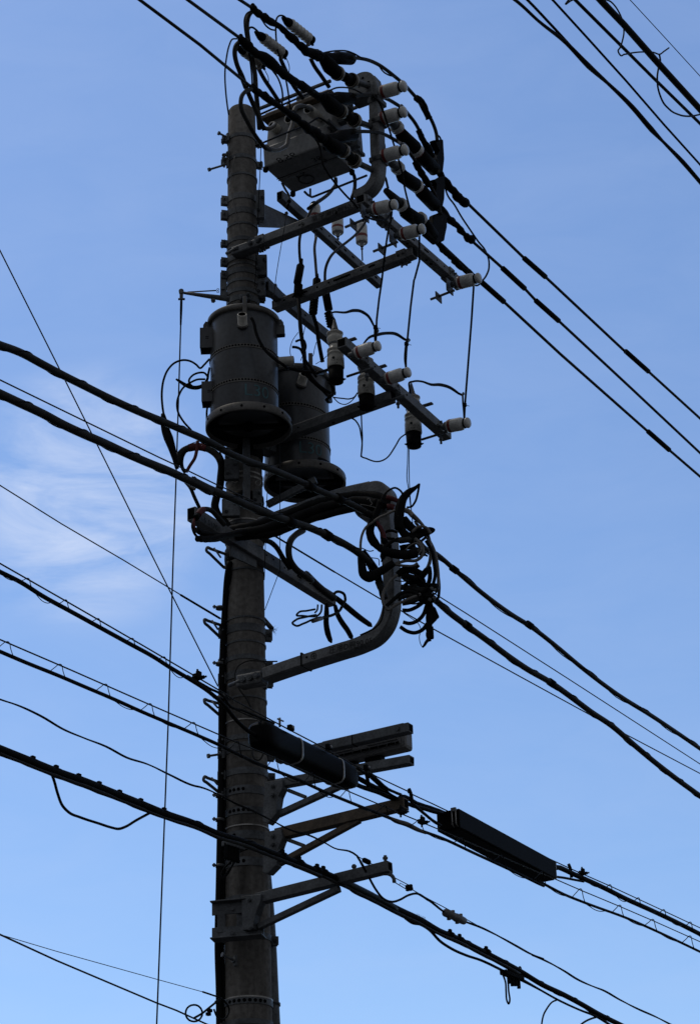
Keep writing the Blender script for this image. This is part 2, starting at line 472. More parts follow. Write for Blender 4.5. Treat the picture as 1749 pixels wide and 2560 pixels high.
# ring eyes under the front tank
for px, py in ((588, 1201), (645, 1208)):
    c = Y(D-.145 if px < 600 else D-.1, (px, py)); mb = MB()
    pts = [c+V((math.cos(a)*.017, -.004, math.sin(a)*.017)) for a in [i*math.pi/8 for i in range(17)]]
    mb.tube(pts, .0035, STL, 6); obj('eye_ring', mb, pole)
# open pipe stub with a frayed nest of wire
c4 = crop(450, 1400, 3.53)
p = [Y(D+.06, x) for x in c4((735, 520), (812, 608))]
mb = MB(); d = (p[1]-p[0]).normalized(); mb.tube(p, .016, GALVD, 12)
mb.lathe(p[1]-d*.001, d, [(.012, 0), (.012, .003)], HOLE, 10)
stub = obj('pipe_stub', mb, pole)
mb = MB(); rr = random.Random(4)
for k in range(22):
    e0 = p[1]-d*.01; a = V((rr.uniform(-.2, 1), rr.uniform(-.6, .6), rr.uniform(-1, .5))).normalized()
    mb.tube([e0, e0+d*.012+a*.012, e0+d*.015+a*rr.uniform(.02, .042)+V((rr.uniform(-.01, .01), 0, rr.uniform(-.01, .01)))], .0007, CAB, 4, 3)
obj('frayed_wire', mb, stub)
# cable hooks on the left
hk = [(558, 1364, 518, 1369, 516, 1376, 556, 1398, 535, 1370, 552, 1394), (556, 1546, 511, 1549, 512, 1557, 550, 1577, 530, 1551, 545, 1574),
      (556, 1744, 511, 1749, 512, 1756, 549, 1773, 530, 1753, 545, 1770), (548, 1940, 511, 1942, 509, 1950, 546, 1966, 529, 1944, 544, 1962)]
hl = ['bent steel hook on the pole just under the numbered beam end', 'bent steel hook where the thin service wire meets the pole',
      'bent steel hook on the pole where the upper lashed cable arrives', 'bent steel hook low on the pole beside the middle step bolt']
for h, lb in zip(hk, hl):
    P = [Y(D-.16, (h[i], h[i+1])) for i in range(0, 12, 2)]
    P[0].y = D-.04; P[3].y = D-.04
    mb = MB(); mb.tube([P[0], P[0].lerp(P[1], .8), P[1], P[2], P[2].lerp(P[3], .2), P[3]], .0095, GALVD, 8, 4)
    mb.tube([P[4], P[5]], .006, GALVD, 8)
    for e in (P[0], P[3]): mb.tube([e, e.lerp(V((pax(e.z).x, D, e.z)), .6)], .012, GALVD, 8)
    tag(obj('cable_hook', mb), lb, 'hook', 'bent steel hooks on the left of the pole')
# ------------------------------------------------------------------ cables running down the pole
c5 = crop(400, 1050, 3.97)
P = [Y(D-.10, p) for p in ((574, 1405), (568, 1440), (562, 1500), (557, 1580), (553, 1690), (552, 1850), (550, 2000), (546, 2200), (543, 2370), (546, 2470), (547, 2560))]
for p in P[2:]: p.y = D-.06
P.append(V((P[-1].x-.02, D-.05, 0)))
rs = thing('riser_conduit', 'black riser pipe hugging the left side of the concrete pole', 'pipe', V((P[-1].x, D-.05, 0)))
mb = MB(); mb.tube(P, .0185, CAB, 12, 4); obj('pipe', mb, rs)
mb = MB(); mb.tube([p+V((.026, .02, 0)) for p in P], .011, CAB, 8, 4); obj('thin_pipe', mb, rs)
for k, py in enumerate((1520, 1660, 1745, 1990, 2050, 2165, 2330)):
    q = Y(D-.06, (550, py)); mb = MB(); mb.lathe(q, Z, [(.027, -.008), (.027, .008)], GALVD, 14); mb.bolt(q+V((-.022, -.02, 0)), V((-1, -.2, 0)), .012, .022, GALVD)
    obj('pipe_clip', mb, rs)
P = [Y(D+.11, p) for p in ((648, 2120), (656, 2190), (667, 2330), (675, 2500), (678, 2560))]
b_ = V((P[-1].x+.06, D+.11, 0)); P.append(b_)
cd = thing('steel_conduit', 'wide grey conduit pipe showing behind the lower right of the pole', 'pipe', b_)
mb = MB(); mb.tube(P, .052, GALVD, 20, 3); obj('pipe', mb, cd)
q = Y(D+.11, (677, 2512)); mb = MB(); mb.lathe(q, Z, [(.056, -.008), (.056, .008)], GALVD, 20)
for k in range(7):
    a = -math.pi/2-.5+k*.22; d = V((math.cos(a), math.sin(a), 0)); mb.lathe(q+d*.0555, d, [(.004, 0), (.004, .002)], HOLE, 8)
obj('perforated_strap', mb, cd)
# ------------------------------------------------------------------ transformers
def transformer(name, label, ax, zt, zb, R, RF, front, marks, tilt=0.0, fdx=0.0):
    t = thing('pole_transformer', label, 'transformer', V((ax.x, ax.y, zb)), 'grey pole transformers')
    a0 = V((ax.x, ax.y, 0)); f0 = V((ax.x+fdx, ax.y, 0))
    mb = MB()
    mb.lathe(a0, Z, [(R*.98, zb+.05), (R, zb+.06), (R, zt-.03), (R*.99, zt-.02)], TANK, 64)
    obj('tank', mb, t)
    mb = MB()
    mb.lathe(a0, Z, [(R+.002, zt-.038), (R+.017, zt-.036), (R+.018, zt-.006), (R+.012, zt), (R*.8, zt+.03), (.02, zt+.05), (.001, zt+.05)], TANKL, 64)
    obj('lid', mb, t)
    # skirt flange: an open ring below, the tank bottom recessed inside it
    mb = MB()
    mb.lathe(f0, Z, [(R+.002, zb+.062), (RF-.006, zb+.058), (RF, zb+.05), (RF, zb+.003), (RF-.003, zb), (RF-.012, zb), (RF-.014, zb+.03, BLK), (R*.9, zb+.036, BLK), (R*.88, zb+.12, BLK), (.001, zb+.12)], TANKL, 64)  # recess lined in black to stand for the shade under the tank
    sk = obj('base_flange', mb, t)
    for k in range(-1, 6):
        a = -math.pi/2+(k-2.2)*math.pi/6; d = V((math.cos(a), math.sin(a), 0)); mb = MB()
        mb.lathe(f0+d*(RF-.001)+Z*(zb+.028), d, [(.0085, 0), (.0085, .003)], HOLE, 10)
        obj('bolt_hole', mb, sk)
    mb = MB(); mb.lathe(f0+Z*(zb+.0), Z, [(.028, .0), (.028, .04)], HOLE, 16); mb.box(f0+Z*(zb+.02), V((RF*.9, 0, 0)), V((0, .02, 0)), Z*.012, BLK, .002)  # brace coloured black too, as if in the shade of the recess
    obj('bottom_brace', mb, sk)
    for fz, tl in ((.62, tilt), (.305, 0)):
        zz = zb+(zt-zb)*fz; x = V((1, 0, tl)).normalized(); n = x.cross(V((0, 1, 0))).normalized()
        mb = MB(); mb.lathe(V((ax.x, ax.y, zz)), n, [(R-.001, -.012), (R+.004, -.012), (R+.004, .012), (R-.001, .012)], TANKL, 64, caps=False, smooth=False)
        yy = V((0, 1, 0))
        for k in range(34):
            a = -math.pi/2+(k-17)*.092; d = x*math.cos(a)+yy*math.sin(a)
            mb.box(V((ax.x, ax.y, zz))+d*(R+.0045)+n*.002, (d.cross(n))*.006, d*.0012, n*.0052, HOLE)
        obj('perforated_band', mb, t)
    # lifting lugs
    for sg in (-1, 1):
        d = V((sg, -.12, 0)).normalized(); s2 = d.cross(Z)
        mb = MB(); zz = zt-.075
        for k in (-1, 1):
            mb.prism([a0+Z*zz+d*(R-.01)+s2*(.02*k)+Z*.05, a0+Z*zz+d*(R+.03)+s2*(.02*k)+Z*.055, a0+Z*zz+d*(R+.045)+s2*(.02*k)+Z*.03, a0+Z*zz+d*(R+.048)+s2*(.02*k)-Z*.055, a0+Z*zz+d*(R-.01)+s2*(.02*k)-Z*.055], s2*.006, TANK, .001)
        mb.box(a0+Z*(zz-.04)+d*(R+.02), d*.03, s2*.02, Z*.006, TANK, .001)
        mb.bolt(a0+Z*(zz+.01)+d*(R+.025)-s2*.028, s2, .012, .056, TANKL)
        obj('lifting_lug', mb, t)
    # low voltage bushings
    for (az, fz, tip, ln, rr) in front:
        d = V((math.sin(az), -math.cos(az), 0)); axd = (d+V(tip)).normalized()
        o = a0+d*(R-.006)+Z*(zb+(zt-zb)*fz)
        mb = MB()
        mb.lathe(o, axd, [(rr+.006, 0, TANKL), (rr+.006, .014, TANKL), (rr, .016), (rr, ln-.004), (rr-.003, ln), (rr-.007, ln, HOLE), (rr-.008, ln-.05, HOLE), (.001, ln-.05)], CERD, 24)  # porcelain bore coloured dark in place of shade inside the mouth
        b = obj('bushing', mb, t)
    if marks:
        zc = zb+(zt-zb)*.165
        text('stencil_mark', marks[0], V((0, 0, zc)), (1, 0, 0), (0, 0, 1), .085, TEAL, t, cyl=(a0, R+.002, marks[1]))
    return t, a0
FT_AX = Y(12.14, (610, 905)); FT_AX = V((FT_AX.x, 12.14, 0))
FZT = Y(12.14-.232, (605, 757)).z; FZB = Y(12.14-.274, (621, 1022)).z
ft, fa = transformer('front', 'front grey drum transformer stencilled L30, strapped to the near side of the pole', FT_AX, FZT, FZB, .215, .27,
            ((.02, .80, (.0, 0, .62), .085, .031), (1.48, .60, (0, 0, .0), .11, .031)), ('L30', .03), fdx=.026)
# channel brackets on its left flank
for (x0, y0, x1, y1) in ((501, 828, 537, 877), (505, 962, 543, 1011)):
    a, b = Y(12.10, (x0, y0)), Y(12.10, (x1, y1)); zc = (a.z+b.z)/2; h = abs(a.z-b.z)/2
    mb = MB(); xl, xr = a.x, b.x
    mb.box((xl+.004, 12.10, zc), V((.003, 0, 0)), V((0, .045, 0)), Z*h, TANK, .001)
    mb.box(((xl+xr)/2, 12.058, zc), V(((xr-xl)/2, 0, 0)), V((0, .003, 0)), Z*h, TANK, .001)
    mb.box(((xl+xr)/2, 12.142, zc), V(((xr-xl)/2, 0, 0)), V((0, .003, 0)), Z*h, TANK, .001)
    for zz in (h*.62, -h*.62):
        mb.slots(V((xl+.001, 12.10, zc+zz)), V((0, 1, 0)), Z, V((-1, 0, 0)), ((0, 0, .016, .016),))
    mb.slots(V(((xl+xr)/2, 12.055, zc)), V((1, 0, 0)), Z, V((0, -1, 0)), ((0, -.006, .022, .006), (0, .006, .022, .006)), INK)
    obj('hanger_channel', mb, ft)
mb = MB(); p = [Y(12.14-.24, x) for x in ((611, 741), (611, 758), (613, 786))]
mb.box((p[0]+p[2])/2, V((.013, 0, 0)), V((0, .006, 0)), Z*abs(p[0].z-p[2].z)*.5, TANKL, .004); obj('lid_clamp', mb, ft)
mb = MB(); mb.box(V((FT_AX.x, 12.31, FZT-.1)), V((.06, 0, 0)), V((0, .1, 0)), Z*.04, GALVD, .004); obj('pole_hanger', mb, ft)
mb = MB(); mb.box(V((FT_AX.x, 12.31, FZB+.18)), V((.06, 0, 0)), V((0, .1, 0)), Z*.04, GALVD, .004); obj('pole_hanger', mb, ft)
RT_AX = Y(12.78, (741, 1030)); RT_AX = V((RT_AX.x, 12.78, 0))
RZT = Y(12.78-.232, (745, 906)).z; RZB = Y(12.78-.27, (762, 1166)).z
rt, ra = transformer('rear', 'rear grey drum transformer hanging behind the fuse arm, lower in view than its twin', RT_AX, RZT, RZB, .215, .268,
            ((.18, .80, (.18, 0, .6), .085, .031),), ('L30', .05), tilt=-.10, fdx=.045)
mb = MB(); q = Y(12.78-.24, (776, 893)); mb.box(q-Z*.03, V((.014, 0, 0)), V((0, .007, 0)), Z*.06, TANKL, .005); obj('lid_clamp', mb, rt)
mb = MB(); dd = V((P0.x-RT_AX.x, P0.y-RT_AX.y, 0)).normalized()
for zz in (RZT-.1, RZB+.2):
    mb = MB(); mb.box(RT_AX+dd*.29+Z*zz, dd*.12, dd.cross(Z)*.05, Z*.04, GALVD, .004); obj('pole_hanger', mb, rt)
# two plates that hold the rear one off the pole
mb = MB()
mb.beam(A(.05, (668, 1262)), A(.1, (790, 1200)), .03, .045, GALVD)
tag(obj('support_angle', mb), 'slim steel angle under the rear transformer, running out from the pole', 'bracket')
# ------------------------------------------------------------------ crossarms
def arm(name, label, a, b, wd, ht, m=GALV, holes=(), bholes=(), plates=(), group='steel crossarms', nearside=1, caps=True, face=None):
    t = thing(name, label, 'crossarm', V(a), group)
    a, b = V(a), V(b); d = (b-a).normalized(); sd = d.cross(Z).normalized(); uu = sd.cross(d)
    if sd.dot(fw) > 0: nrm = -sd
    else: nrm = sd
    if face is not None and nrm.dot(face) < 0: nrm = -nrm
    mb = MB(); mb.beam(a, b, wd, ht, m, bevel=.005)
    if holes: mb.slots(a+nrm*(wd/2), d, uu, nrm, holes)
    if bholes: mb.slots(a-uu*(ht/2), d, sd, -uu, bholes)
    e = b if caps else a
    mb.box(b+d*.001, d*.001, sd*(wd/2-.008), uu*(ht/2-.008), HOLE)
    mb.box(a-d*.001, d*.001, sd*(wd/2-.008), uu*(ht/2-.008), HOLE)
    obj('beam', mb, t)
    for o in plates:
        mb = MB(); mb.box(a+d*o, d*.035, sd*(wd/2+.006), uu*(ht/2+.006), m, .003)
        for s2 in (-1, 1):
            mb.bolt(a+d*(o+.018*s2)+nrm*(wd/2-.01), nrm, .012, .035, GALVD)
            mb.bolt(a+d*(o+.018*s2)-uu*(ht/2-.01), -uu, .012, .05, GALVD)
        obj('clamp_plate', mb, t)
    return t, a, d, sd, uu, nrm
TU = -.13
ua, ub = A(TU, (646, 610)), A(TU, (912, 506))
up_arm = arm('crossarm', 'upper crossarm printed with small black characters, reaching right from the pole', ua, ub, .07, .064, holes=((.34, -.005, .012, .012), (.62, -.02, .02, .02)), plates=(.03, .80))
c3 = crop(500, 380, 3.97)
o1 = A(TU, c3((1115, 697))[0]) ; o1n = A(TU-.0385, ((779, 556)))
text('printed_characters', '高圧用D腕90.05', o1n, W, Z, .035, INK, up_arm[0], space=1.12)
mk = A(TU-.0385, c3((1015, 718))[0]); mb = MB()
mb.tube([mk+W*(math.cos(a)*.014)+Z*(math.sin(a)*.014) for a in [i*math.pi/6 for i in range(13)]], .0018, INK, 4); mb.beam(mk-W*.008, mk+W*.008, .003, .003, INK, bevel=0); mb.beam(mk-Z*.008, mk+Z*.008, .003, .003, INK, up=W, bevel=0)
obj('maker_mark', mb, up_arm[0])
TL = .28
la, lb = A(TL, (686, 768)), A(TL, (1036, 632))
lo_arm = arm('crossarm', 'slotted crossarm just above the front drum, meeting the long arm midway', la, lb, .07, .064,
     holes=((.10, 0, .014, .014), (.17, 0, .014, .014), (.25, 0, .06, .013), (.36, .0, .014, .014), (.45, .0, .014, .014), (.55, 0, .13, .015), (.70, 0, .014, .014), (.78, 0, .05, .015), (.88, 0, .014, .014)), plates=(1.0,))
QX = (lb-P0).dot(W)-.01
xa, xb = S(QX, (900, 497)), S(QX, (1150, 714))
hx = arm('crossarm', 'long upper crossarm holding three white insulators, sloping away to the right', xa, xb, .066, .064, face=W,
     holes=((.16, 0, .014, .014), (.30, 0, .014, .014), (.62, .0, .05, .014), (.80, 0, .06, .014), (1.05, 0, .014, .014), (.95, 0, .014, .014)), bholes=((.2, 0, .02, .02), (.38, 0, .02, .02), (.55, 0, .02, .02), (.60, 0, .02, .02), (.86, 0, .02, .02), (.92, 0, .025, .02)), plates=(.06, .30, 1.16))
# longitudinal beams through the pole with gusset plates
def lbeam(label, p0_, p1_, q, holes, gus):
    a, b = S(q, p0_), S(q, p1_); b.z = a.z*.5+b.z*.5; a.z = b.z
    t = arm('crossarm', label, a, b, .05, .075, GALVD, holes=holes, face=W)
    mb = MB(); g = [S(q-.03, p) for p in gus]; mb.prism(g, W*.008, GALVD, .002)
    mb.bolt(g[0].lerp(g[2], .5)+W*.002, W, .014, .02, GALVD)
    obj('gusset_plate', mb, t[0]); return t
lb1 = lbeam('slotted beam carrying three upright white insulators, behind the printed crossarm', (700, 561), (945, 642), .12,
      tuple((.40+.11*k, 0, (.035, .035, .014, .06)[k % 4], .015) for k in range(9)), ((650, 505), (664, 513), (772, 563), (756, 572), (646, 568)))
lb2 = lbeam('plain beam slanting down behind the slotted arm towards the first fuse cutout', (664, 712), (850, 872), .12,
      tuple((.3+.16*k, 0, .018, .014) for k in range(5)), ((652, 688), (668, 692), (716, 742), (706, 754), (650, 738)))
TC = .15
ca, cb = A(TC, (700, 1093)), A(TC, (982, 991))
cut_arm = arm('crossarm', 'plain grey arm passing in front of the rear transformer', ca, cb, .07, .068, GALV, holes=((.16, 0, .012, .012),), bholes=((.4, 0, .02, .02),), plates=())
QC = (cb-P0).dot(W)+.0
fa_, fb_ = S(QC, (853, 856)), S(QC, (1117, 1090))
fx = arm('crossarm', 'lower fuse arm carrying cutouts and three white insulators', fa_, fb_, .066, .068, face=W, holes=((.35, 0, .012, .012), (.75, .0, .016, .012)), plates=())
for k, px in enumerate(((905, 916), (983, 985), (1090, 1075))):
    c = S(QC, px); mb = MB()
    mb.tube([c+W*.042-U*.06, c+W*.046+U*.0, c+W*.042+U*.0+Z*.05, c-W*.06+Z*.05], .008, GALVD, 8)
    mb.tube([c-W*.10-Z*.05-U*.02, c+W*.09-Z*.047-U*.02], .0085, GALVD, 8)
    mb.bolt(c+W*.03-Z*.06, -Z, .014, .05, GALVD); obj('u_bolt', mb, fx[0])
# numbered beam crossing the front of the pole
QB = .15
ba, bb = S(QB, (478, 1284)), S(QB, (830, 1502))
nb = arm('crossarm', 'numbered steel beam crossing in front of the pole, cable ends taped to it', ba, bb, .06, .085, GALV, face=W,
     holes=((.78, .01, .012, .012), (.86, .01, .012, .012), (.99, 0, .012, .012), (1.03, 0, .012, .012), (1.16, 0, .05, .016), (1.29, 0, .012, .012), (1.38, 0, .05, .016), (1.50, -.01, .014, .014)))
g0 = S(QB+.0305, (509, 1305))
text('printed_characters', '5 S1701', g0, U, Z, .034, INK, nb[0], space=1.15)
mb = MB()
mb.prism([S(QB+.0, p) for p in ((575, 1330), (640, 1366), (640, 1420), (575, 1390))], W*.012, GALVD, .002); obj('mounting_plate', mb, nb[0])
# ------------------------------------------------------------------ gooseneck posts
def goose(name, label, t, path, ws, wn, m, cat='post'):
    P = [A(t, p) for p in path]
    g = thing(name, label, cat, P[0], 'curved steel posts')
    mb = MB(); mb.sweep(P, U, ws, wn, m); obj('curved_tube', mb, g)
    return g, P
TG = -.25
gh, GP = goose('gooseneck_post', 'upper curved steel post with rounded head beside the switch box', TG,
      ((893, 493), (905, 488), (926, 475), (940, 455), (946, 425), (944, 380), (942, 320), (940, 260), (938, 225), (933, 203)), .095, .068, GALV)
mb = MB(); hc = A(TG, (912, 222)); mb.lathe(hc+U*.06, -U, [(.092, 0), (.1, .012), (.1, .108), (.092, .12)], GALV, 36)
mb.box(hc-Z*.05, W*.085, U*.055, Z*.05, GALV, .01)
mb.slots(hc-U*.0605+W*.02+Z*.04, W, Z, -U, ((0, 0, .018, .018), (.04, -.05, .02, .02), (-.03, -.06, .012, .012)))
obj('rounded_head', mb, gh)
for px, py in ((942, 258), (944, 310), (946, 405)):
    c = A(TG, (px, py)); mb = MB(); mb.box(c, W*.042, U*.053, Z*.018, GALVD, .003); mb.bolt(c-U*.05, -U, .014, .03, GALVD); obj('post_clamp', mb, gh)
c7 = crop(750, 1150, 3.97)
gl, LP = goose('gooseneck_post', 'lower curved steel post with printed arm, wrapped in taped black cables', TG,
      ((668, 1690), (720, 1672), (780, 1652), (850, 1630), (905, 1612), (943, 1592), (965, 1565), (977, 1530), (980, 1490), (979, 1440), (975, 1380), (970, 1310), (966, 1270)), .11, .074, GALV)
o2 = A(TG-.056, (823, 1634))
text('printed_characters', '圧用D腕90.05', o2, W, Z, .034, INK, gl, space=1.05)
mk = A(TG-.0565, c7((135, 1945))[0]); mb = MB()
mb.tube([mk+W*(math.cos(a)*.018)+Z*(math.sin(a)*.018) for a in [i*math.pi/6 for i in range(13)]], .002, INK, 4); mb.beam(mk-W*.01, mk+W*.01, .003, .003, INK, bevel=0); mb.beam(mk-Z*.01, mk+Z*.01, .003, .003, INK, up=W, bevel=0)
obj('maker_mark', mb, gl)
mb = MB(); mb.slots(A(TG-.0555, c7((65, 1958))[0]), W, Z, -U, ((0, 0, .014, .014),)); obj('bolt_hole', mb, gl)
mb = MB(); hp = [A(TG, p) for p in ((655, 1322), (760, 1283), (860, 1248), (930, 1232))]
mb.sweep(hp, U, .1, .12, GALVD); obj('upper_arm', mb, gl)
mb = MB(); hc = A(TG, (938, 1258)); mb.lathe(hc+U*.06, -U, [(.115, 0), (.125, .012), (.125, .108), (.115, .12)], GALV, 40)
mb.slots(hc-U*.0605-W*.02+Z*.03, W, Z, -U, ((0, 0, .05, .022),)); obj('rounded_head', mb, gl)
mb = MB()
pc = A(TG, (655, 1697)); mb.beam(pc-W*.16+Z*.01-U*.0, pc+W*.02, .09, .075, GALV, bevel=.012)
mb.bolt(pc-W*.10-U*.04, -U, .02, .03, GALVD); mb.bolt(pc-W*.05-U*.04, -U, .02, .03, GALVD); mb.bolt(pc-W*.0-U*.05, -U, .02, .03, GALVD)
mb.tube([pc-W*.22-U*.02, pc-W*.1-U*.05], .012, GALVD, 8)
obj('pole_clamp', mb, gl)
mb = MB(); q = A(TG, (765, 1655)); mb.box(q, W*.006, U*.058, Z*.042, CAB, .003); obj('tape_band', mb, gl)
pc = A(-.13, (648, 612)); mb = MB(); mb.beam(pc-W*.2+Z*.0, pc+W*.06, .085, .06, GALVD, bevel=.01); mb.bolt(pc-W*.04-U*.04, -U, .018, .03, GALVD); mb.bolt(pc+W*.02-U*.04, -U, .018, .03, GALVD)
mb.tube([pc-W*.24-U*.03, pc-W*.14-U*.05], .011, GALVD, 8)
obj('pole_clamp', mb, up_arm[0])
# ------------------------------------------------------------------ switch box on the upper post
cb_ = crop(640, 200, 4.9625)
FR = S(.95, cb_((860, 800))[0]); zb = FR.z
FL, BR, BL = [H(zb, cb_(p)[0]) for p in ((110, 1100), (1250, 1115), (490, 1400))]
t0 = (FR-P0).dot(U); q1 = (FR-P0).dot(W); q0_ = (FL-P0).dot(W); t1 = ((BR-P0).dot(U)+(BL-P0).dot(U))/2
bw, bd, bh = (q1-q0_)/2, (t1-t0)/2, .40
bc = P0+W*((q0_+q1)/2)+U*((t0+t1)/2); bc.z = zb
sb = thing('switch_box', 'grey sheet steel switch box with stencilled figures hanging between pole and upper post', 'switch box', bc)
mb = MB()
# body: straight lower walls, upper front sloped back behind the bushings
h1 = .155
def bx(ww, dd, z): return bc+W*ww+U*dd+Z*z
mb.hexa([bx(-bw, -bd, 0), bx(bw, -bd, 0), bx(bw, bd, 0), bx(-bw, bd, 0), bx(-bw-.004, -bd-.004, h1), bx(bw+.004, -bd-.004, h1), bx(bw+.004, bd+.004, h1), bx(-bw-.004, bd+.004, h1)], BOXG, .012)
mb.hexa([bx(-bw+.0, -bd+.03, h1), bx(bw+.03, -bd+.03, h1), bx(bw+.03, bd+.09, h1), bx(-bw, bd+.09, h1), bx(-bw, -bd+.06, bh), bx(bw+.03, -bd+.06, bh), bx(bw+.03, bd+.07, bh), bx(-bw, bd+.07, bh)], BOXG, .008)
obj('case', mb, sb)
mb = MB(); mb.box(bc+Z*(bh+.012)+U*.04+W*.01, W*(bw+.035), U*(bd+.03), Z*.014, RUST, .004)
mb.box(bc+Z*(bh+.04)+U*.04, W*(bw+.01), U*(bd-.0), Z*.02, BOXG, .006)
mb.box(bx(bw+.034, .03, h1+.006), W*.01, U*(bd+.055), Z*.012, GALVD, .003)
mb.beam(bx(-bw-.05, -bd-.01, bh+.07), bx(bw+.06, -bd-.01, bh+.07), .02, .02, GALVD); mb.beam(bx(-bw-.05, bd-.03, bh+.07), bx(bw+.06, bd-.03, bh+.07), .02, .02, GALVD)
obj('lid', mb, sb)
for a, b in (((-bw*.97, -bd*.94), (-bw*.97, bd*.94)),):
    for e in (a, b, (bw*.97, -bd*.94), (bw*.97, bd*.94)):
        mb = MB(); mb.lathe(bx(e[0], e[1], -.028), Z, [(.014, 0), (.018, .006), (.018, .03)], BLK, 14); obj('foot', mb, sb)
mb = MB(); mb.beam(bx(-bw, .0, -.001), bx(bw, 0, -.001), .006, .004, BOXG, bevel=.001); mb.beam(bx(-bw, -bd*.12, -.0015), bx(bw, -bd*.12, -.0015), .004, .003, INK, bevel=0); obj('bottom_seam', mb, sb)
# lettering underneath reads from the far side
text('stencil_mark', '95.8', bx(.02, -bd*.92, -.004), -W, -U, .06, INK, sb)
text('stencil_mark', 'S', bx(bw*.50, -.02, -.004), W, -U*1, .07, INK, sb)
text('stencil_mark', '30', bx(bw*.30, -bd*.55, -.004), W, U, .05, INK, sb)
cc = bx(-bw*.30, bd*.45, -.005); mb = MB()
mb.tube([cc+W*(math.cos(a)*.05)+U*(math.sin(a)*.05) for a in [i*math.pi/12 for i in range(25)]], .003, INK, 5)
obj('circle_mark', mb, sb)
text('stencil_mark', 'Σ4', bx(-bw*.30+.035, bd*.45-.022, -.004), -W, -U, .05, INK, sb)
text('stencil_mark', '95', bx(bw+.002, -bd+.19, .03), U, Z, .065, INK, sb)
text('stencil_mark', '30A', bx(bw+.002, -bd+.04, h1-.055), U, Z, .05, INK, sb)
for k, p in enumerate(((200, 570), (400, 480), (640, 360))):
    q = cb_(p)[0]; o = S((.56, .72, .90)[k], q); d = (U*1.0+Z*.14).normalized()
    mb = MB(); mb.lathe(o, d, [(.024, .06, HOLE), (.025, .003), (.029, 0), (.033, .002), (.034, .10, CERD), (.030, .105), (.026, .15), (.018, .155), (.018, .24)], CERD, 24)  # dark bore colour stands for the shade inside the mouth
    obj('bushing', mb, sb)
for q, sz in ((bx(bw*.2, -bd*.6, bh+.07), (.05, .03, .03)), (bx(bw*.75, -bd*.2, bh+.06), (.035, .06, .03)), (bx(-bw*.5, -bd*.3, bh+.06), (.03, .03, .045)), (bx(bw+.05, 0, bh-.02), (.05, .03, .035)), (bx(bw+.06, -.04, h1+.10), (.05, .025, .03)), (bx(bw+.06, .05, .10), (.06, .025, .025))):
    mb = MB(); mb.box(q, W*sz[0], U*sz[1], Z*sz[2], GALVD, .006); mb.bolt(q-U*sz[1], -U, .013, .035, GALVD); mb.bolt(q+Z*sz[2], Z, .011, .05, GALVD); obj('fitting', mb, sb)
for k in range(3):
    o = bx((-.6+.6*k)*bw, bd-.02, h1+.06); mb = MB(); mb.lathe(o, (U-Z*.35).normalized(), [(.03, 0), (.033, .1), (.02, .12), (.02, .16)], CERD, 18); obj('bushing', mb, sb)
# hanger frame below the box
c3b = crop(640, 200, 4.9625)
mb = MB(); P = [S(.62, p) for p in c3b((600, 1385), (640, 1425), (690, 1452), (720, 1445))]; Q = A(TG, c3b((1370, 1185))[0])
mb.tube(P+[Q], .008, GALVD, 8, 1); mb.tube([S(.68, c3b((672, 1350))[0]), S(.68, c3b((672, 1440))[0])], .007, GALVD, 8); obj('support_rod', mb, sb)
mb = MB(); P = [S(.5, p) for p in c3b((320, 1275), (370, 1370), (412, 1440), (408, 1490))]; mb.tube(P, .008, GALV, 8, 2); mb.ball(P[-1]-Z*.01, .014, BLK); mb.tube([P[-1]-Z*.02, S(.5, c3b((392, 1560))[0]), S(.5, c3b((388, 1600))[0])], [.006, .012, .004], BLK, 8, 2); obj('pull_handle', mb, sb)
wire('pull_cord', 'thin pull cord dropping from the switch box handle past both crossarms', 'cord', [S(.5, p) for p in c3((858, 610), (835, 760))]+[S(.42, p) for p in c3((805, 930), (760, 1200), (715, 1560))], .9, CAB)
# ------------------------------------------------------------------ white post insulators
def post_ins(label, a, b, r, head=.80, stem=.05, grp='white line post insulators', tie=True, boot=False):
    """lying porcelain: a = foot, b = crown"""
    ax = (b-a).normalized(); ln = (b-a).length
    t = thing('post_insulator', label, 'insulator', a-ax*stem, grp)
    mb = MB()
    mb.lathe(a, ax, [(r*.80, 0), (r*.94, ln*.03), (r, ln*.10, RED), (r*1.005, ln*.11, RED), (r*1.005, ln*.21), (r, ln*.22), (r, ln*.60), (r*.93, ln*.68), (r*.72, ln*.71), (r*.62, ln*.74), (r*.62, ln*.82), (r*.74, ln*.845), (r*head, ln*.88), (r*head, ln*.94), (r*.66, ln*.985), (r*.3, ln), (.001, ln)], CER, 28)
    obj('porcelain_body', mb, t)
    mb = MB(); mb.tube([a-ax*stem, a+ax*.004], r*.42, GALVD, 12)
    mb.lathe(a-ax*.016, ax, [(r*.75, 0), (r*.78, .016)], GALVD, 16)
    obj('mounting_stem', mb, t)
    if boot:
        mb = MB(); mb.lathe(a-ax*.045, ax, [(r*.72, 0), (r*.95, .008), (r*.95, .03), (r*.82, .044)], GALVD, 20); obj('base_boot', mb, t)
    if tie:
        mb = MB(); x = ax.orthogonal().normalized(); y = ax.cross(x); c = a+ax*(ln*.78)
        mb.tube([c+x*(math.cos(k)*r*.68)+y*(math.sin(k)*r*.68) for k in [i*math.pi/8 for i in range(17)]], r*.11, BLK, 6)
        obj('tie_wire', mb, t)
    return t
for lb, p, q, r in (('white insulator nearest the rounded head of the upper post, lead tied over it', (951, 232), (1014, 214), 17.5),
                    ('white insulator halfway up the upper curved post, lead tied over it', (950, 298), (1014, 278), 17.5),
                    ('white insulator lowest on the upper curved post, lead tied over it', (954, 392), (1018, 373), 17.5)):
    a, b = A(TG, p), A(TG, q); ti = post_ins(lb, a, b, pm(r, a), .86, max((a-P0).dot(W)-1.2, .04), boot=True)
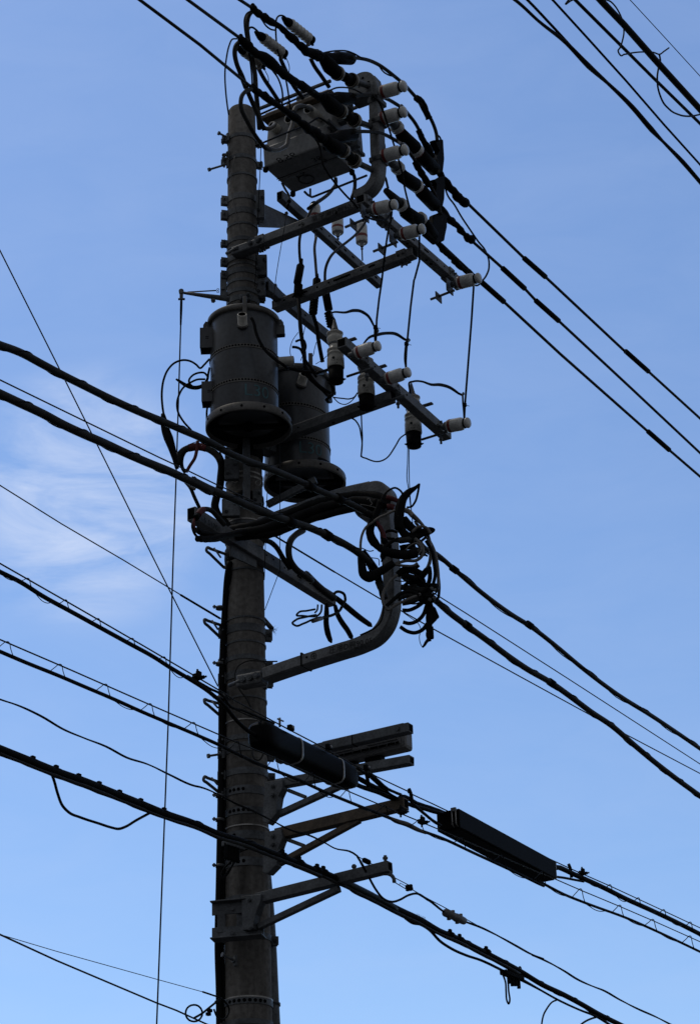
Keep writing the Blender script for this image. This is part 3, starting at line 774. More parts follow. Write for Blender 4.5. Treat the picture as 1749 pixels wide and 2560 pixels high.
for lb, p, q, r in (('white insulator where the printed arm meets the long upper crossarm', (934, 524), (991, 510), 17),
                    ('white insulator midway along the long upper crossarm', (1003, 586), (1060, 571), 17),
                    ('white insulator at the far outer end of the long upper crossarm', (1144, 708), (1200, 694), 17)):
    a = S(QX+.10, p); b = A((a-P0).dot(U), q); post_ins(lb, a, b, pm(r, a))
    mb = MB(); c = a-W*.10
    mb.tube([c-W*.11-Z*.055, c+W*.07-Z*.045], .009, GALVD, 8); mb.box(c-Z*.005+W*.036, W*.004, U*.045, Z*.05, GALVD, .002)
    mb.box(c-W*.05-Z*.06, W*.004, U*.04, Z*.03, GALVD, .002); obj('mounting_bracket', mb, hx[0])
for lb, p, q, r in (('white insulator beside the first cutout at the near end of the fuse arm', (890, 883), (949, 863), 17),
                    ('white insulator in the middle of the lower fuse arm', (966, 948), (1024, 929), 17),
                    ('white insulator at the outer end of the lower fuse arm', (1118, 1066), (1173, 1056), 17)):
    a = S(QC+.10, p); b = A((a-P0).dot(U), q); post_ins(lb, a, b, pm(r, a))
# ------------------------------------------------------------------ upright insulators on the slotted beam
for lb, top, bot, hid in (('upright white insulator above the printed characters of the upper crossarm', (786, 514), (787, 556), 0),
                     ('upright white insulator seen just below the printed crossarm', (843, 545), (844, 583), 0),
                     ('upright white insulator near the outer end of the slotted beam', (903, 562), (904, 608), 0)):
    a, b = S(.12, bot), S(.12, top); b = V((a.x, a.y, b.z)); r = pm(15.3, a); ln = b.z-a.z
    t = thing('upright_insulator', lb, 'insulator', a-Z*.05, 'upright white insulators on the slotted beam')
    mb = MB(); mb.lathe(a, Z, [(r*.30, -.03), (r*.32, -.004), (r*.55, -.002), (r*.6, .006), (r*.88, .0), (r*.98, .006), (r, ln*.26, RED), (r*1.005, ln*.27, RED), (r*1.005, ln*.40), (r, ln*.41), (r, ln*.88), (r*.9, ln*.98), (r*.6, ln), (.001, ln)], CER, 28)
    obj('porcelain_body', mb, t)
    mb = MB(); mb.lathe(b-Z*.004, Z, [(r*.72, 0), (r*.72, .018), (r*.5, .03), (.001, .032)], BLK, 16); obj('terminal_cap', mb, t)
    mb = MB(); mb.bolt(a-Z*.01, -Z, .01, .14, GALVD); obj('mounting_stem', mb, t)
# ------------------------------------------------------------------ fuse cutouts
def cutout(label, x, ys, r, hidden=False):
    """ys: cone tip, top shed, neck, lower shed, body top, body bottom, base"""
    q = QC-.13
    P = [S(q, (x, yy)) for yy in ys]; o = P[-1]; o = V((P[3].x, P[3].y, 0)); z = [p.z for p in P]
    r = pm(r, P[3])
    t = thing('fuse_cutout', label, 'fuse cutout', V((o.x, o.y, z[6])), 'porcelain fuse cutouts')
    mb = MB()
    mb.lathe(o, Z, [(.001, z[1]+.012), (r*.55, z[1]+.010), (r*.98, z[1]), (r*.96, z[1]-.008), (r*.74, z[1]-.013), (r*.76, z[1]-.022), (r*.96, z[1]-.035), (r*.94, z[1]-.046), (r*.86, z[2]+.018), (r*.72, z[2]+.006), (r*.70, z[2]), (r*.74, z[3]+.010),
                    (r*.97, z[3]+.004), (r*.98, z[3]-.006), (r*.84, z[3]-.012), (r*.84, z[3]-.018), (r*.98, z[3]-.024), (r*.98, z[3]-.034), (r*.88, z[3]-.038), (r, z[4]), (r*1.01, z[5]+.006), (r*.97, z[5]), (r*.9, z[5])][::-1], CERD, 32)
    obj('porcelain_body', mb, t)
    mb = MB(); mb.lathe(o, Z, [(r*.55, z[6]+.0), (r*.84, z[6]+.004), (r*.86, z[6]+.03), (r*.9, z[5]+.002)], BLK, 24)
    for k in range(5):
        a = -math.pi/2+(k-2)*.6; d = V((math.cos(a), math.sin(a), 0)); mb.bolt(o+d*r*.78+Z*(z[6]+.012), d, .008, .022, BLK)
    obj('fuse_holder', mb, t)
    mb = MB(); mb.lathe(o, Z, [(r*.72, z[1]+.006), (r*.42, z[1]+.03), (r*.20, z[0]-.02), (r*.12, z[0])], GREY, 16); obj('terminal_cone', mb, t)
    mb = MB(); mb.lathe(o, Z, [(r*.76, z[2]-.004), (r*.78, z[2]), (r*.76, z[2]+.01)], GALVD, 24); mb.beam(V((o.x, o.y, z[2])), V((o.x, o.y, z[2]))+W*.15, .03, .012, GALVD); obj('support_bracket', mb, t)
    zc = (z[4]+z[5])/2
    mb = MB(); d = (V((0, -1, 0))+V((-.25, 0, 0))).normalized(); mb.lathe(o+Z*(zc+.014)+d*(r*1.0-.001), d, [(.009, 0), (.009, .003)], INK, 12); obj('emblem_dot', mb, t)
    text('rating_mark', '7.2kV', V((0, 0, zc-.008)), (1, 0, 0), (0, 0, 1), .014, INK, t, cyl=(o, r*1.012, -.55))
    text('rating_mark', '15A', V((0, 0, zc-.028)), (1, 0, 0), (0, 0, 1), .014, INK, t, cyl=(o, r*1.012, -.35))
    return o, z, r
CO1 = cutout('fuse cutout at the near end of the fuse arm, black base over the rear transformer', 838, (800, 835, 863, 877, 897, 920, 955), 21.5)
CO2 = cutout('fuse cutout partly hidden behind the middle of the fuse arm', 914, (880, 903, 930, 945, 965, 990, 1022), 21.5)
CO3 = cutout('fuse cutout by the outer end of the fuse arm, thin cone on top', 1031, (962, 996, 1024, 1040, 1059, 1083, 1115), 21.5)
for cc_, zz_, rr_ in (CO1, CO2, CO3):
    pass
# ------------------------------------------------------------------ ribbed surge arresters
for lb, a, b, r in (('ribbed white surge arrester highest in the picture, black cap up left', (722, 57), (776, 100), 14.5),
                    ('ribbed white surge arrester above the middle line, second from the top', (655, 93), (708, 134), 14.5),
                    ('ribbed white surge arrester mostly hidden behind the middle taped line', (607, 127), (655, 160), 13.5)):
    A_, B_ = S(1.10, a), S(1.10, b); ax = (B_-A_).normalized(); ln = (B_-A_).length; r = pm(r, A_)
    t = thing('surge_arrester', lb, 'surge arrester', A_, 'ribbed surge arresters')
    pr = [(r*.5, 0), (r*.75, .004)]; n = 6
    for k in range(n):
        h0 = .01+(ln-.02)*k/n; dh = (ln-.02)/n
        pr += [(r*.70, h0), (r, h0+dh*.28), (r, h0+dh*.45), (r*.70, h0+dh*.82)]
    pr += [(r*.8, ln-.006), (r*.6, ln)]
    mb = MB(); mb.lathe(A_, ax, pr, CER if a[0] != 607 else CERD, 24); obj('ribbed_housing', mb, t)
    mb = MB(); mb.lathe(A_+ax*.006, -ax, [(r*.80, 0), (r*.78, .02), (r*.45, .06), (r*.2, .085)], BLK, 16); obj('terminal_cap', mb, t)
    mb = MB(); mb.lathe(B_-ax*.02, ax, [(r*.9, 0), (r*.9, .03), (r*.5, .036)], BLK, 16); mb.box(B_-ax*.03-Z*(r*1.25), ax*.006, W*.012, Z*r*.5, GREY, .001); mb.tube([B_, B_+ax*.03-Z*.03], .008, BLK, 6)
    obj('mounting_clip', mb, t)
# ------------------------------------------------------------------ strain insulator sets, line side (left of post)
QH = 1.18
def disc(mb, c, ax, r, m=CER):
    mb.lathe(c-ax*(r*.55), ax, [(r*.5, 0), (r*.94, .0), (r, r*.1), (r, r*.32), (r*.93, r*.36), (r*.93, r*.46), (r, r*.5), (r, r*.74), (r*.9, r*.82, RED), (r*.9, r*.98), (r*.8, r*1.1), (r*.5, r*1.1)], m, 28)
def rimdisc(mb, c, ax, r):
    mb.lathe(c-ax*(r*.55), ax, [(r*.45, r*.25, HOLE), (r*.60, r*.2, CERK), (r*.64, .0, CERK), (r*.70, .0, HOLE), (r*.72, r*.2, HOLE), (r*.86, r*.15, CERD), (r*.9, 0, CERD), (r*.96, 0, CERK), (r, r*.1, CERK), (r*.97, r*.4, CERD), (r, r*.46, CERD), (r, r*.56, CERK), (r*.93, r*.7, CERK), (r*.9, r*.9, CERK), (r*.7, r*1.1, CERK), (r*.5, r*1.1)], CERK, 28)
for lb, ca_, cb2, r1, r2, en in (('strain set ending the highest line from the left, black clamp cover, two discs', (795, 142), (879, 147), (845, 184), (881, 202), (920, 214)),
                        ('strain set ending the middle line from the left, black clamp cover, two discs', (797, 243), (879, 247), (853, 280), (887, 302), (925, 316)),
                        ('strain set ending the lowest line from the left, black clamp cover, two discs', (800, 349), (886, 336), (859, 379), (887, 404), (928, 424))):
    t = thing('strain_insulator_set', lb, 'strain insulator', S(QH, ca_), 'strain insulator sets')
    a, b = S(QH, ca_), S(QH, cb2); R1, R2, E_ = S(QH, r1), S(QH, r2), S(QH, en); ax = (R2-R1).normalized()
    mb = MB(); rr = pm(16, a)
    mb.tube([a, a.lerp(b, .08), a.lerp(b, .45), a.lerp(b, .55), a.lerp(b, .97), b], [rr*.5, rr*.72, rr*.78, rr*1.02, rr*1.02, rr*.7], BLK, 14, 1)
    m0 = a.lerp(b, .12)
    mb.tube([m0, m0.lerp(R1, .45)-Z*.012, R1-ax*.02], [rr*.8, rr*1.25, rr*1.05], BLK, 14, 3)
    obj('clamp_cover', mb, t)
    for c in (R1, R2):
        mb = MB(); rimdisc(mb, c, ax, pm(19, c)); obj('porcelain_disc', mb, t)
    mb = MB(); mb.tube([R1+ax*.01, R2-ax*.01], pm(12.5, R1), BLK, 16); mb.tube([R2, E_], pm(8, R1), GALVD, 12); obj('link_sleeve', mb, t)
# right hand side
rsets = (('strain set feeding the top right line, black covers in two steps', (968, 296), (993, 320), ((1004, 338), (1036, 369)), (1042, 378), ((1050, 388), (1086, 424)),
          ((1062, 410), (1085, 398), (1094, 380), (1077, 352), (1101, 350), (1104, 400), (1100, 436), (1085, 430), (1074, 428))),
         ('strain set feeding the middle right line, black covers in two steps', (968, 400), (995, 421), ((1006, 441), (1037, 462)), (1042, 466), ((1054, 480), (1086, 514)),
          ((1062, 500), (1084, 484), (1086, 462), (1075, 451), (1087, 449), (1106, 437), (1104, 500), (1098, 528), (1082, 521))),
         ('strain set feeding the lowest right line, black wedge cover ending above the arm', (964, 476), (1003, 513), ((1013, 530), (1044, 552)), (1051, 548), ((1062, 566), (1082, 592)),
          ((1058, 586), (1074, 568), (1078, 539), (1111, 526), (1109, 570), (1104, 604), (1087, 611))))
for lb, s0, w1, cv1, w2, cv2, wd in rsets:
    t = thing('strain_insulator_set', lb, 'strain insulator', S(QH, s0), 'strain insulator sets')
    p0_, p1_, p2_ = S(QH, s0), S(QH, w1), S(QH, w2); ax = (p2_-p1_).normalized()
    mb = MB(); mb.tube([p0_, p1_-ax*.015], [pm(8, p0_), pm(14, p0_)], GALVD if 'lowest' not in lb else CABG, 14); obj('link_cap', mb, t)
    mb = MB(); disc(mb, p1_, ax, pm(17.5, p1_)); obj('porcelain_disc', mb, t)
    a, b = S(QH, cv1[0]), S(QH, cv1[1]); mb = MB(); mb.tube([p1_, a, b, p2_], [pm(12, a), pm(17, a), pm(18, a), pm(14, a)], BLK, 16); obj('cover_sleeve', mb, t)
    mb = MB(); disc(mb, p2_, ax, pm(17.5, p2_)); obj('porcelain_disc', mb, t)
    a, b = S(QH, cv2[0]), S(QH, cv2[1]); mb = MB(); mb.tube([p2_, a, b], [pm(13, a), pm(18, a), pm(17, a)], BLK, 16)
    mb.prism([S(QH, p) for p in wd], W*.045, BLK, .01); obj('clamp_cover', mb, t)
# ------------------------------------------------------------------ high voltage lines, left
def s(q, pts): return [S(q, p) for p in pts]
def a_(t, pts): return [A(t, p) for p in pts]
def y_(dy, pts): return [Y(D+dy, p) for p in pts]
G1 = 'high voltage lines coming in from the upper left'
for lb, pts, knot, tap in (('highest line entering at the top, taped into the uppermost strain clamp', ((600, 0), (632, 21)), (632, 20), ((632, 22), (660, 44), (700, 68), (730, 95), (758, 122), (790, 138), (800, 141))),
                 ('middle line entering at the top, taped into the middle strain clamp', ((470, 0), (602, 97)), (602, 97), ((602, 97), (628, 122), (660, 145), (690, 170), (730, 200), (760, 218), (800, 243))),
                 ('lowest line entering at the top, ending in a lumpy taped run over the switch box', ((350, 0), (500, 112), (632, 221)), (632, 221), ((632, 222), (660, 240), (700, 268), (735, 292), (765, 318), (790, 335), (805, 349)))):
    t = wire('high_voltage_line', lb, 'power line', s(QH, pts), 4.2, CABG, G1, e=(9, 0), sub=1)
    q, rs_ = lump(s(QH, tap), pm(10, S(QH, knot)), .62, .04, seed=int(knot[0])); mb = MB(); mb.tube(q, rs_, BLK, 10)
    obj('taped_joint', mb, t)
    mb = MB(); kk = S(QH, knot); mb.tube([kk-U*.02, kk, kk+U*.03], [pm(5, kk), pm(8, kk), pm(6, kk)], BLK, 10); mb.ball(kk+Z*.02, .014, BLK); obj('knot_clamp', mb, t)
c1 = crop(500, 0, 3.97)
G2 = 'jumper cables above the switch box'
wire('jumper_cable', 'thick jumper looping down from the highest line knot behind the pole top', 'cable', s(QH-.05, c1((520, 110), (480, 160), (465, 260), (480, 400), (510, 560), (540, 700), (555, 900), (575, 1100), (590, 1280))), 6.2, CABG, G2)
wire('jumper_cable', 'thick jumper looping down from the middle line knot across the lowest line', 'cable', s(QH-.03, c1((405, 412), (360, 450), (345, 540), (370, 650), (420, 760), (470, 900), (530, 1040), (590, 1180), (640, 1290))), 6.2, CABG, G2)
wire('jumper_cable', 'thick jumper looping from the lowest line knot past the pole top', 'cable', s(QH, c1((510, 885), (450, 910), (410, 970), (410, 1080), (460, 1190), (520, 1300), (580, 1390), (650, 1470), (700, 1490))), 5.6, CABG, G2)
wire('lead_wire', 'thin lead bowing from the middle line knot to the left of the pole top', 'wire', s(QH, c1((365, 385), (320, 390), (290, 450), (262, 580), (248, 720), (255, 900), (270, 1040), (285, 1140))), 2.1, CAB)
wire('lead_wire', 'thin lead beside the highest jumper, tied halfway down', 'wire', s(QH-.03, c1((520, 105), (460, 140), (440, 200), (445, 300), (465, 420), (490, 560), (515, 780), (520, 900))), 2.1, CAB)
wire('lead_wire', 'thin lead beside the middle jumper, reaching the box bushings', 'wire', s(QH-.01, c1((390, 415), (340, 470), (335, 580), (380, 720), (440, 880))), 1.9, CAB)
wire('lead_wire', 'thin lead sagging under the highest taped run towards its arrester', 'wire', s(QH, c1((560, 130), (610, 190), (650, 250), (700, 290), (745, 300))), 2.2, CAB)
wire('lead_wire', 'thin looped lead from the cap of the topmost arrester down to the box', 'wire', s(1.12, c1((870, 195), (830, 160), (790, 155), (760, 185), (752, 260), (755, 380), (770, 500), (800, 600), (835, 720), (865, 860), (895, 1080))), 2.3, CAB)
wire('lead_wire', 'thin lead curling off the cap of the second arrester', 'wire', s(1.12, c1((600, 345), (560, 300), (520, 272), (495, 275), (480, 300))), 2.6, CAB)
wire('lead_wire', 'thin lead bowing down in front of the box lid, between two taped runs', 'wire', s(1.12, c1((720, 700), (770, 770), (810, 880), (820, 970), (810, 1040))), 2.4, CAB)
G3 = 'straight tap cables down to the switch box'
wire('tap_cable', 'straight tap cable left of three reaching the back of the switch box', 'cable', s(1.0, c1((570, 660), (640, 790), (700, 880), (790, 1020))), 5.4, CABG, G3)
wire('tap_cable', 'straight tap cable middle of three reaching the back of the switch box', 'cable', s(1.0, c1((800, 590), (850, 700), (920, 840), (1020, 975))), 5.4, CABG, G3)
wire('tap_cable', 'straight tap cable right of three reaching the back of the switch box', 'cable', s(1.0, c1((1095, 580), (1130, 650), (1200, 750), (1280, 865))), 5.4, CABG, G3)
wire('bare_tie', 'short loose wire hanging from the second arrester', 'wire', s(1.08, c1((840, 555), (870, 610), (885, 660), (882, 720))), 1.1, CAB)
wire('bare_tie', 'short loose wire hanging from the hidden arrester', 'wire', s(1.08, c1((625, 655), (650, 710), (675, 760), (680, 820))), 1.1, CAB)
# grey insulated leads out of the bushings
c2 = crop(640, 200, 4.9625)
G4 = 'grey leads of the switch box'
wire('grey_lead', 'grey lead arching out of the right box bushing and back down', 'cable', [S(.92, c2((690, 370))[0])]+s(.97, c2((640, 340), (560, 320), (490, 345), (465, 400))), 5.6, GREY, G4)
wire('grey_lead', 'grey lead hanging beside the box wall below the lumpy line', 'cable', s(.99, c2((460, 500), (440, 580), (410, 660), (395, 740), (380, 800), (320, 850), (250, 872), (180, 860), (120, 820))), 5.4, GREY, G4)
wire('grey_lead', 'grey lead bending out of the left box bushing', 'cable', [S(.60, c2((235, 545))[0])]+s(.64, c2((200, 585), (150, 605), (90, 580), (60, 520), (40, 440))), 5.6, GREY, G4)
wire('black_lead', 'thin black lead running down across the front of the switch box to the printed arm', 'wire', s(1.19, c2((690, 640), (740, 730), (790, 830), (810, 950), (830, 1050), (880, 1140), (950, 1240), (1040, 1350), (1130, 1450), (1220, 1540), (1260, 1590))), 2.7, CAB)
wire('black_lead', 'black lead curving from the box underside to the first upright insulator', 'cable', s(.55, c2((985, 1215), (990, 1270), (950, 1350), (880, 1430), (800, 1490), (735, 1535)))+[S(.13, (786, 511))], 4.6, CABG)
wire('black_lead', 'black lead hooking down from the box beside the post foot to the long crossarm', 'cable', s(.85, c2((1180, 1125), (1215, 1190), (1225, 1300), (1210, 1400), (1190, 1490), (1215, 1560))), 4.8, CABG)
wire('guard_rail', 'thin black rail lying across the box lid behind the leads', 'rod', s(.9, c2((20, 440), (200, 360), (430, 265), (680, 155))), 2.6, CAB, sub=1)
wire('guard_rail', 'thin black rail crossing in front of the box bushings', 'rod', s(1.0, c2((0, 815), (200, 730), (400, 645), (620, 560), (700, 510), (780, 470), (840, 500), (900, 550))), 2.4, CAB, sub=2)
# ------------------------------------------------------------------ jumpers over the post to the right hand lines
G5 = 'jumper cables bowing round the upper post'
cE = crop(800, 0, 3.97); cF = crop(850, 350, 3.97)
wire('jumper_cable', 'outermost jumper arching over the post insulators to the top right line', 'cable', s(QH+.05, cE((310, 575), (400, 580), (500, 605), (600, 655), (690, 720), (770, 785)))+a_(TG, ((1004, 205),))+s(QH+.03, cE((890, 900), (960, 980), (1020, 1060), (1080, 1150), (1120, 1230), (1150, 1320), (1160, 1400))), 4.6, CABG, G5)
wire('jumper_cable', 'middle jumper arching over the second post insulator', 'cable', s(QH+.05, cE((330, 945), (430, 940), (560, 950), (680, 990), (780, 1050)))+a_(TG, ((1004, 270),))+s(QH+.03, cE((870, 1130), (940, 1220), (990, 1310), (1030, 1400), (1080, 1500), (1120, 1600)))+s(QH+.03, cF((940, 180), (965, 260), (970, 340))), 4.6, CABG, G5)
wire('jumper_cable', 'innermost jumper passing the third post insulator to the lowest right line', 'cable', s(QH+.05, cE((330, 1310), (440, 1305), (560, 1315), (660, 1345), (750, 1395)))+a_(TG, ((1006, 364),))+s(QH+.03, cF((690, 130), (750, 220), (800, 320), (850, 400), (900, 470), (950, 570), (980, 660), (995, 740))), 4.6, CABG, G5)
for k, (pts, lb) in enumerate(((cE((955, 975), (1000, 1010), (1040, 1090), (1080, 1180)), 0), (cE((975, 1290), (1010, 1370), (1060, 1460), (1110, 1560)), 0), (cF((740, 220), (790, 300), (830, 370), (880, 450)), 0))):
    q, rs_ = lump(s(QH+.03, pts), pm(8.5, S(QH, pts[1])), .25, .03, seed=30+k); mb = MB(); mb.tube([q[0]]+q+[q[-1]], [.004]+rs_+[.004], BLK, 10)
    tag(obj('taped_splice', mb), ('long taped splice on the outermost jumper', 'taped splice on the middle jumper above its wedge cover', 'taped splice on the innermost jumper beside a white disc')[k], 'splice', 'taped splices on the jumpers')
wire('tie_lead', 'thin lead arching over the topmost black clamp cover', 'wire', s(QH+.06, cE((0, 535), (80, 515), (180, 503), (270, 508), (340, 535), (420, 580), (500, 605))), 2.2, CAB)
wire('tie_lead', 'thin lead slack under the outermost jumper', 'wire', s(QH+.06, cE((580, 650), (620, 705), (680, 745), (740, 760))), 2.0, CAB)
wire('tie_lead', 'thin lead lying over the middle black clamp cover', 'wire', s(QH+.09, cE((-100, 900), (0, 930), (80, 905), (160, 872), (240, 868), (330, 885), (420, 930))), 2.2, CAB)
wire('drop_lead', 'thin lead falling from the middle jumper past two white insulators to the second crossarm insulator', 'wire', s(QH+.12, cE((520, 950), (580, 1010), (630, 1120), (660, 1210), (690, 1300), (720, 1400), (750, 1500)))+s(QH+.12, cF((540, 80), (580, 200), (610, 310), (640, 480), (680, 640), (710, 740), (740, 890), (770, 960))), 2.6, CAB)
wire('drop_lead', 'flat strap lead curling beside the lowest right strain set', 'wire', s(QH+.02, cF((400, 0), (435, 40), (440, 90))), 3.2, CABG)
wire('drop_lead', 'grey strap lead dropping onto the grey cap of the lowest strain set', 'wire', s(QH+.02, cF((410, 330), (450, 380), (465, 440), (475, 480))), 3.2, CABG)
wire('drop_lead', 'thin lead from the post foot curling under the first crossarm insulator', 'wire', s(QX+.11, cF((250, 760), (330, 790), (420, 795), (480, 765), (500, 700), (490, 640))), 2.6, CAB)
wire('top_lead', 'long thin lead dropping along the wedge covers to the outermost crossarm insulator', 'wire', s(QH+.0, cE((1150, 1330), (1190, 1370), (1205, 1450), (1205, 1588)))+s(QH, cF((1010, 250), (1005, 330), (1030, 430), (1065, 550), (1130, 640), (1200, 760), (1280, 880), (1370, 1010), (1440, 1100), (1470, 1180), (1475, 1260), (1450, 1340), (1405, 1400), (1350, 1445), (1310, 1430))), 2.4, CAB)
# ------------------------------------------------------------------ high voltage lines, right
G6 = 'high voltage lines leaving to the right'
cR = crop(1090, 420, 2.41)
def rline(lb, pts, wrap, sl, seed):
    P = s(QH, pts)
    t = wire('high_voltage_line', lb, 'power line', P, 3.7, CABG, G6, e=(0, 25), sub=1, sleeves=[(s(QH, x), 7) for x in sl], smat=BLK)
    q, rs_ = lump(s(QH, wrap), pm(8.6, P[0]), .6, .04, seed); mb = MB(); mb.tube(q, rs_, BLK, 10); obj('taped_joint', mb, t)
    return t
rline('top right line leaving the strain set, two black sleeves along it', cR((45, 60), (180, 205), (530, 545), (655, 655), (1140, 1110), (1275, 1225), (1588, 1510)), cR((15, 20), (60, 90), (110, 150), (150, 195), (185, 215)), (cR((530, 545), (655, 655)), cR((1140, 1105), (1275, 1225))), 3)
rline('middle right line with two sleeves close together', cR((45, 265), (215, 440), (400, 605), (530, 725), (595, 795), (735, 920), (1170, 1325), (1588, 1718)), cR((10, 235), (70, 300), (120, 345), (170, 400), (215, 440)), (cR((400, 605), (530, 725)), cR((600, 800), (735, 920))), 5)
rline('lowest right line passing above the outermost crossarm insulator', cR((30, 460), (210, 630), (270, 690), (405, 805), (745, 1120), (1270, 1585), (1400, 1698), (1588, 1860)), cR((10, 450), (50, 500), (100, 545), (150, 600), (210, 635)), (cR((275, 690), (405, 805)), cR((1275, 1588), (1400, 1698))), 9)
# ------------------------------------------------------------------ droppers from the crossarm to the fuse arm
cG = crop(800, 700, 3.97)
G7 = 'straight droppers from the crossarm to the fuse arm'
qa, qb = QX+.2, QC+.2
wire('dropper_wire', 'dropper from the innermost crossarm insulator to the near fuse arm insulator', 'wire', s(qa, cF((500, 640), (512, 720), (480, 880), (440, 1150)))+s(qb, cG((612, 0), (560, 400), (555, 560), (550, 620))), 2.6, CAB, G7, sub=2)
wire('dropper_wire', 'dropper from the middle crossarm insulator to the middle fuse arm insulator', 'wire', s(qa, cF((770, 900), (785, 950), (740, 1370)))+s(qb, cG((930, 0), (860, 640), (850, 800), (850, 870))), 2.6, CAB, G7, sub=2)
wire('dropper_wire', 'dropper from the outermost crossarm insulator to the outer fuse arm insulator', 'wire', s(qa, cF((1322, 1380), (1322, 1470)))+s(qb, cG((1500, 400), (1435, 1240), (1428, 1390))), 2.6, CAB, G7, sub=1)
G8 = 'curved leads from cutouts to the fuse arm insulators'
def cpt(co): return V((co[0].x, co[0].y, co[1][0]))
wire('cutout_lead', 'curved lead from the near cutout top to the near fuse arm insulator', 'wire', [cpt(CO1)]+s(QC-.05, cG((115, 330)))+s(QC, cG((140, 318), (250, 322), (330, 303), (420, 318), (490, 375), (530, 450)))+s(qb, cG((540, 540), (545, 610))), [2.2, 2.2, 2.4, 3, 4.2, 4.2, 3.4, 2.6, 2.4, 2.4], CAB, G8)
wire('cutout_lead', 'curved lead from the middle cutout to the middle fuse arm insulator', 'wire', [cpt(CO2)]+s(QC, cG((440, 620), (480, 575), (560, 545), (660, 528), (760, 540), (830, 585)))+s(qb, cG((845, 680), (840, 800), (850, 870))), [2.2, 2.4, 3, 4.2, 4.2, 4.2, 3.4, 2.6, 2.4, 2.4], CAB, G8)
wire('cutout_lead', 'curved lead from the outer cutout cone to the outer fuse arm insulator', 'wire', [cpt(CO3)]+s(QC, cG((885, 1080), (880, 1030), (920, 1008), (1010, 1008), (1100, 1038), (1190, 1040), (1290, 1070), (1370, 1125)))+s(qb, cG((1415, 1220), (1425, 1330), (1428, 1390))), [2.2, 2.2, 2.4, 2.6, 2.6, 3.4, 4.2, 4.2, 3.2, 2.4, 2.4, 2.4], CAB, G8)
for k, (q, x, y) in enumerate(((qb, 548, 470), (qb, 855, 635), (qb, 1432, 1240))):
    c = S(q, cG((x, y))[0]); mb = MB()
    for dz in (-.006, .006): mb.lathe(c+Z*dz, Z, [(.014, -.004), (.014, .004)], BLK, 10)
    mb.tube([c, c+V((.03, -.005, -.012))], .002, BLK, 5)
    tag(obj('wire_tie', mb), ('black tie joining dropper and curved lead over the near insulator', 'black tie joining dropper and curved lead over the middle insulator', 'black tie joining dropper and curved lead over the outer insulator')[k], 'tie', 'black ties on the droppers')
# ------------------------------------------------------------------ sleeved leads down to the transformers
c3d = crop(500, 380, 3.97)
G9 = 'sleeved leads hanging between the crossarms'
def sleeved(lb, pts, sleeve, ribs, tail, m1=GREY, q=.30, qt=None):
    P = s(q, pts)
    t = wire('sleeved_lead', lb, 'cable', P, 3.6, m1, G9)
    a, b = S(q, sleeve[0]), S(q, sleeve[1]); r = pm(10.2, a)
    mb = MB(); mb.tube([a-(b-a)*.25, a, a.lerp(b, .12), a.lerp(b, .97), b], [r*.35, r*.5, r, r, r*.9], BLK, 14); obj('cover_sleeve', mb, t)
    a, b = S(q, ribs[0]), S(q, ribs[1]); n = 6; pr = []; Lr = (b-a).length
    for k in range(n): pr += [(r*.86, Lr*k/n), (r*1.08, Lr*(k+.3)/n), (r*1.08, Lr*(k+.6)/n), (r*.86, Lr*(k+.95)/n)]
    mb = MB(); mb.lathe(a, b-a, pr, BLK, 14); obj('ribbed_boot', mb, t)
    T = [b]+[S(q, p) for p in tail] if qt is None else [b]+[S(q+(qt-q)*(i+1)/len(tail), p) for i, p in enumerate(tail)]
    mb = MB(); mb.tube(T, pm(5.2, b), CAB, 10, 4); obj('lower_cable', mb, t)
    return t
sleeved('left sleeved lead, black sleeve between printed arm and slotted arm', [(838, 462), (812, 492), (790, 506), (770, 540), (755, 572), (749, 596), (749, 640), (751, 660)], ((752, 660), (743, 708)), ((746, 712), (744, 740)), ((748, 775), (752, 830), (760, 880), (768, 930), (800, 968), (828, 985)), CABG, .30, .55)
sleeved('middle sleeved lead with ribbed boot below the slotted arm', [(790, 592), (786, 622), (788, 650), (791, 690)], ((792, 695), (790, 735)), ((786, 742), (782, 785)), ((790, 812), (797, 858), (806, 905)), GREY, .30)
sleeved('right sleeved lead curving in from the slotted beam', [(920, 540), (912, 556), (885, 590), (868, 604), (845, 622), (824, 645), (813, 675), (812, 715)], ((813, 728), (822, 776)), ((820, 780), (828, 818)), ((836, 838), (838, 850)), CABG, .33)
# ------------------------------------------------------------------ leads round the transformers
cT = crop(400, 700, 3.97); cU = crop(650, 850, 5.404)
G10 = 'black leads of the transformers'
wire('transformer_lead', 'black lead from the front bushing sweeping right across both drums to the near cutout', 'cable', y_(-.66, cT((905, 375), (930, 420), (950, 510), (985, 600), (1040, 690), (1120, 770), (1220, 840)))+y_(-.35, cT((1320, 885), (1430, 910), (1520, 915)))+s(QC-.2, cU((800, 432), (880, 415), (920, 400))), 4.0, CAB, G10)
wire('transformer_lead', 'short black lead out of the right bushing of the front drum', 'cable', y_(-.36, cT((1310, 665), (1350, 668), (1390, 685), (1420, 740), (1440, 790), (1480, 850), (1520, 900)))+y_(-.15, cU((700, 400), (760, 500))), 3.6, CAB, G10)
wire('transformer_lead', 'black hooked lead end beside the right bushing of the front drum', 'wire', y_(-.36, cT((1345, 612), (1375, 598), (1420, 595), (1440, 630), (1442, 680), (1420, 720))), 3.0, CAB, G10)
wire('transformer_lead', 'black lead crossing the rear drum under its bushing to the cutout tail', 'cable', y_(-.10, cU((590, 380), (620, 460), (690, 540), (780, 620), (860, 690)))+s(QC-.25, cU((940, 760), (975, 740), (985, 680), (960, 600), (930, 560))), 4.6, CAB, G10)
wire('cutout_tail', 'thin paired wire slung between the first two cutouts, upper one', 'wire', s(QC-.13, cG((130, 1165), (220, 1175), (290, 1180), (340, 1160), (370, 1120))), 1.8, CAB)
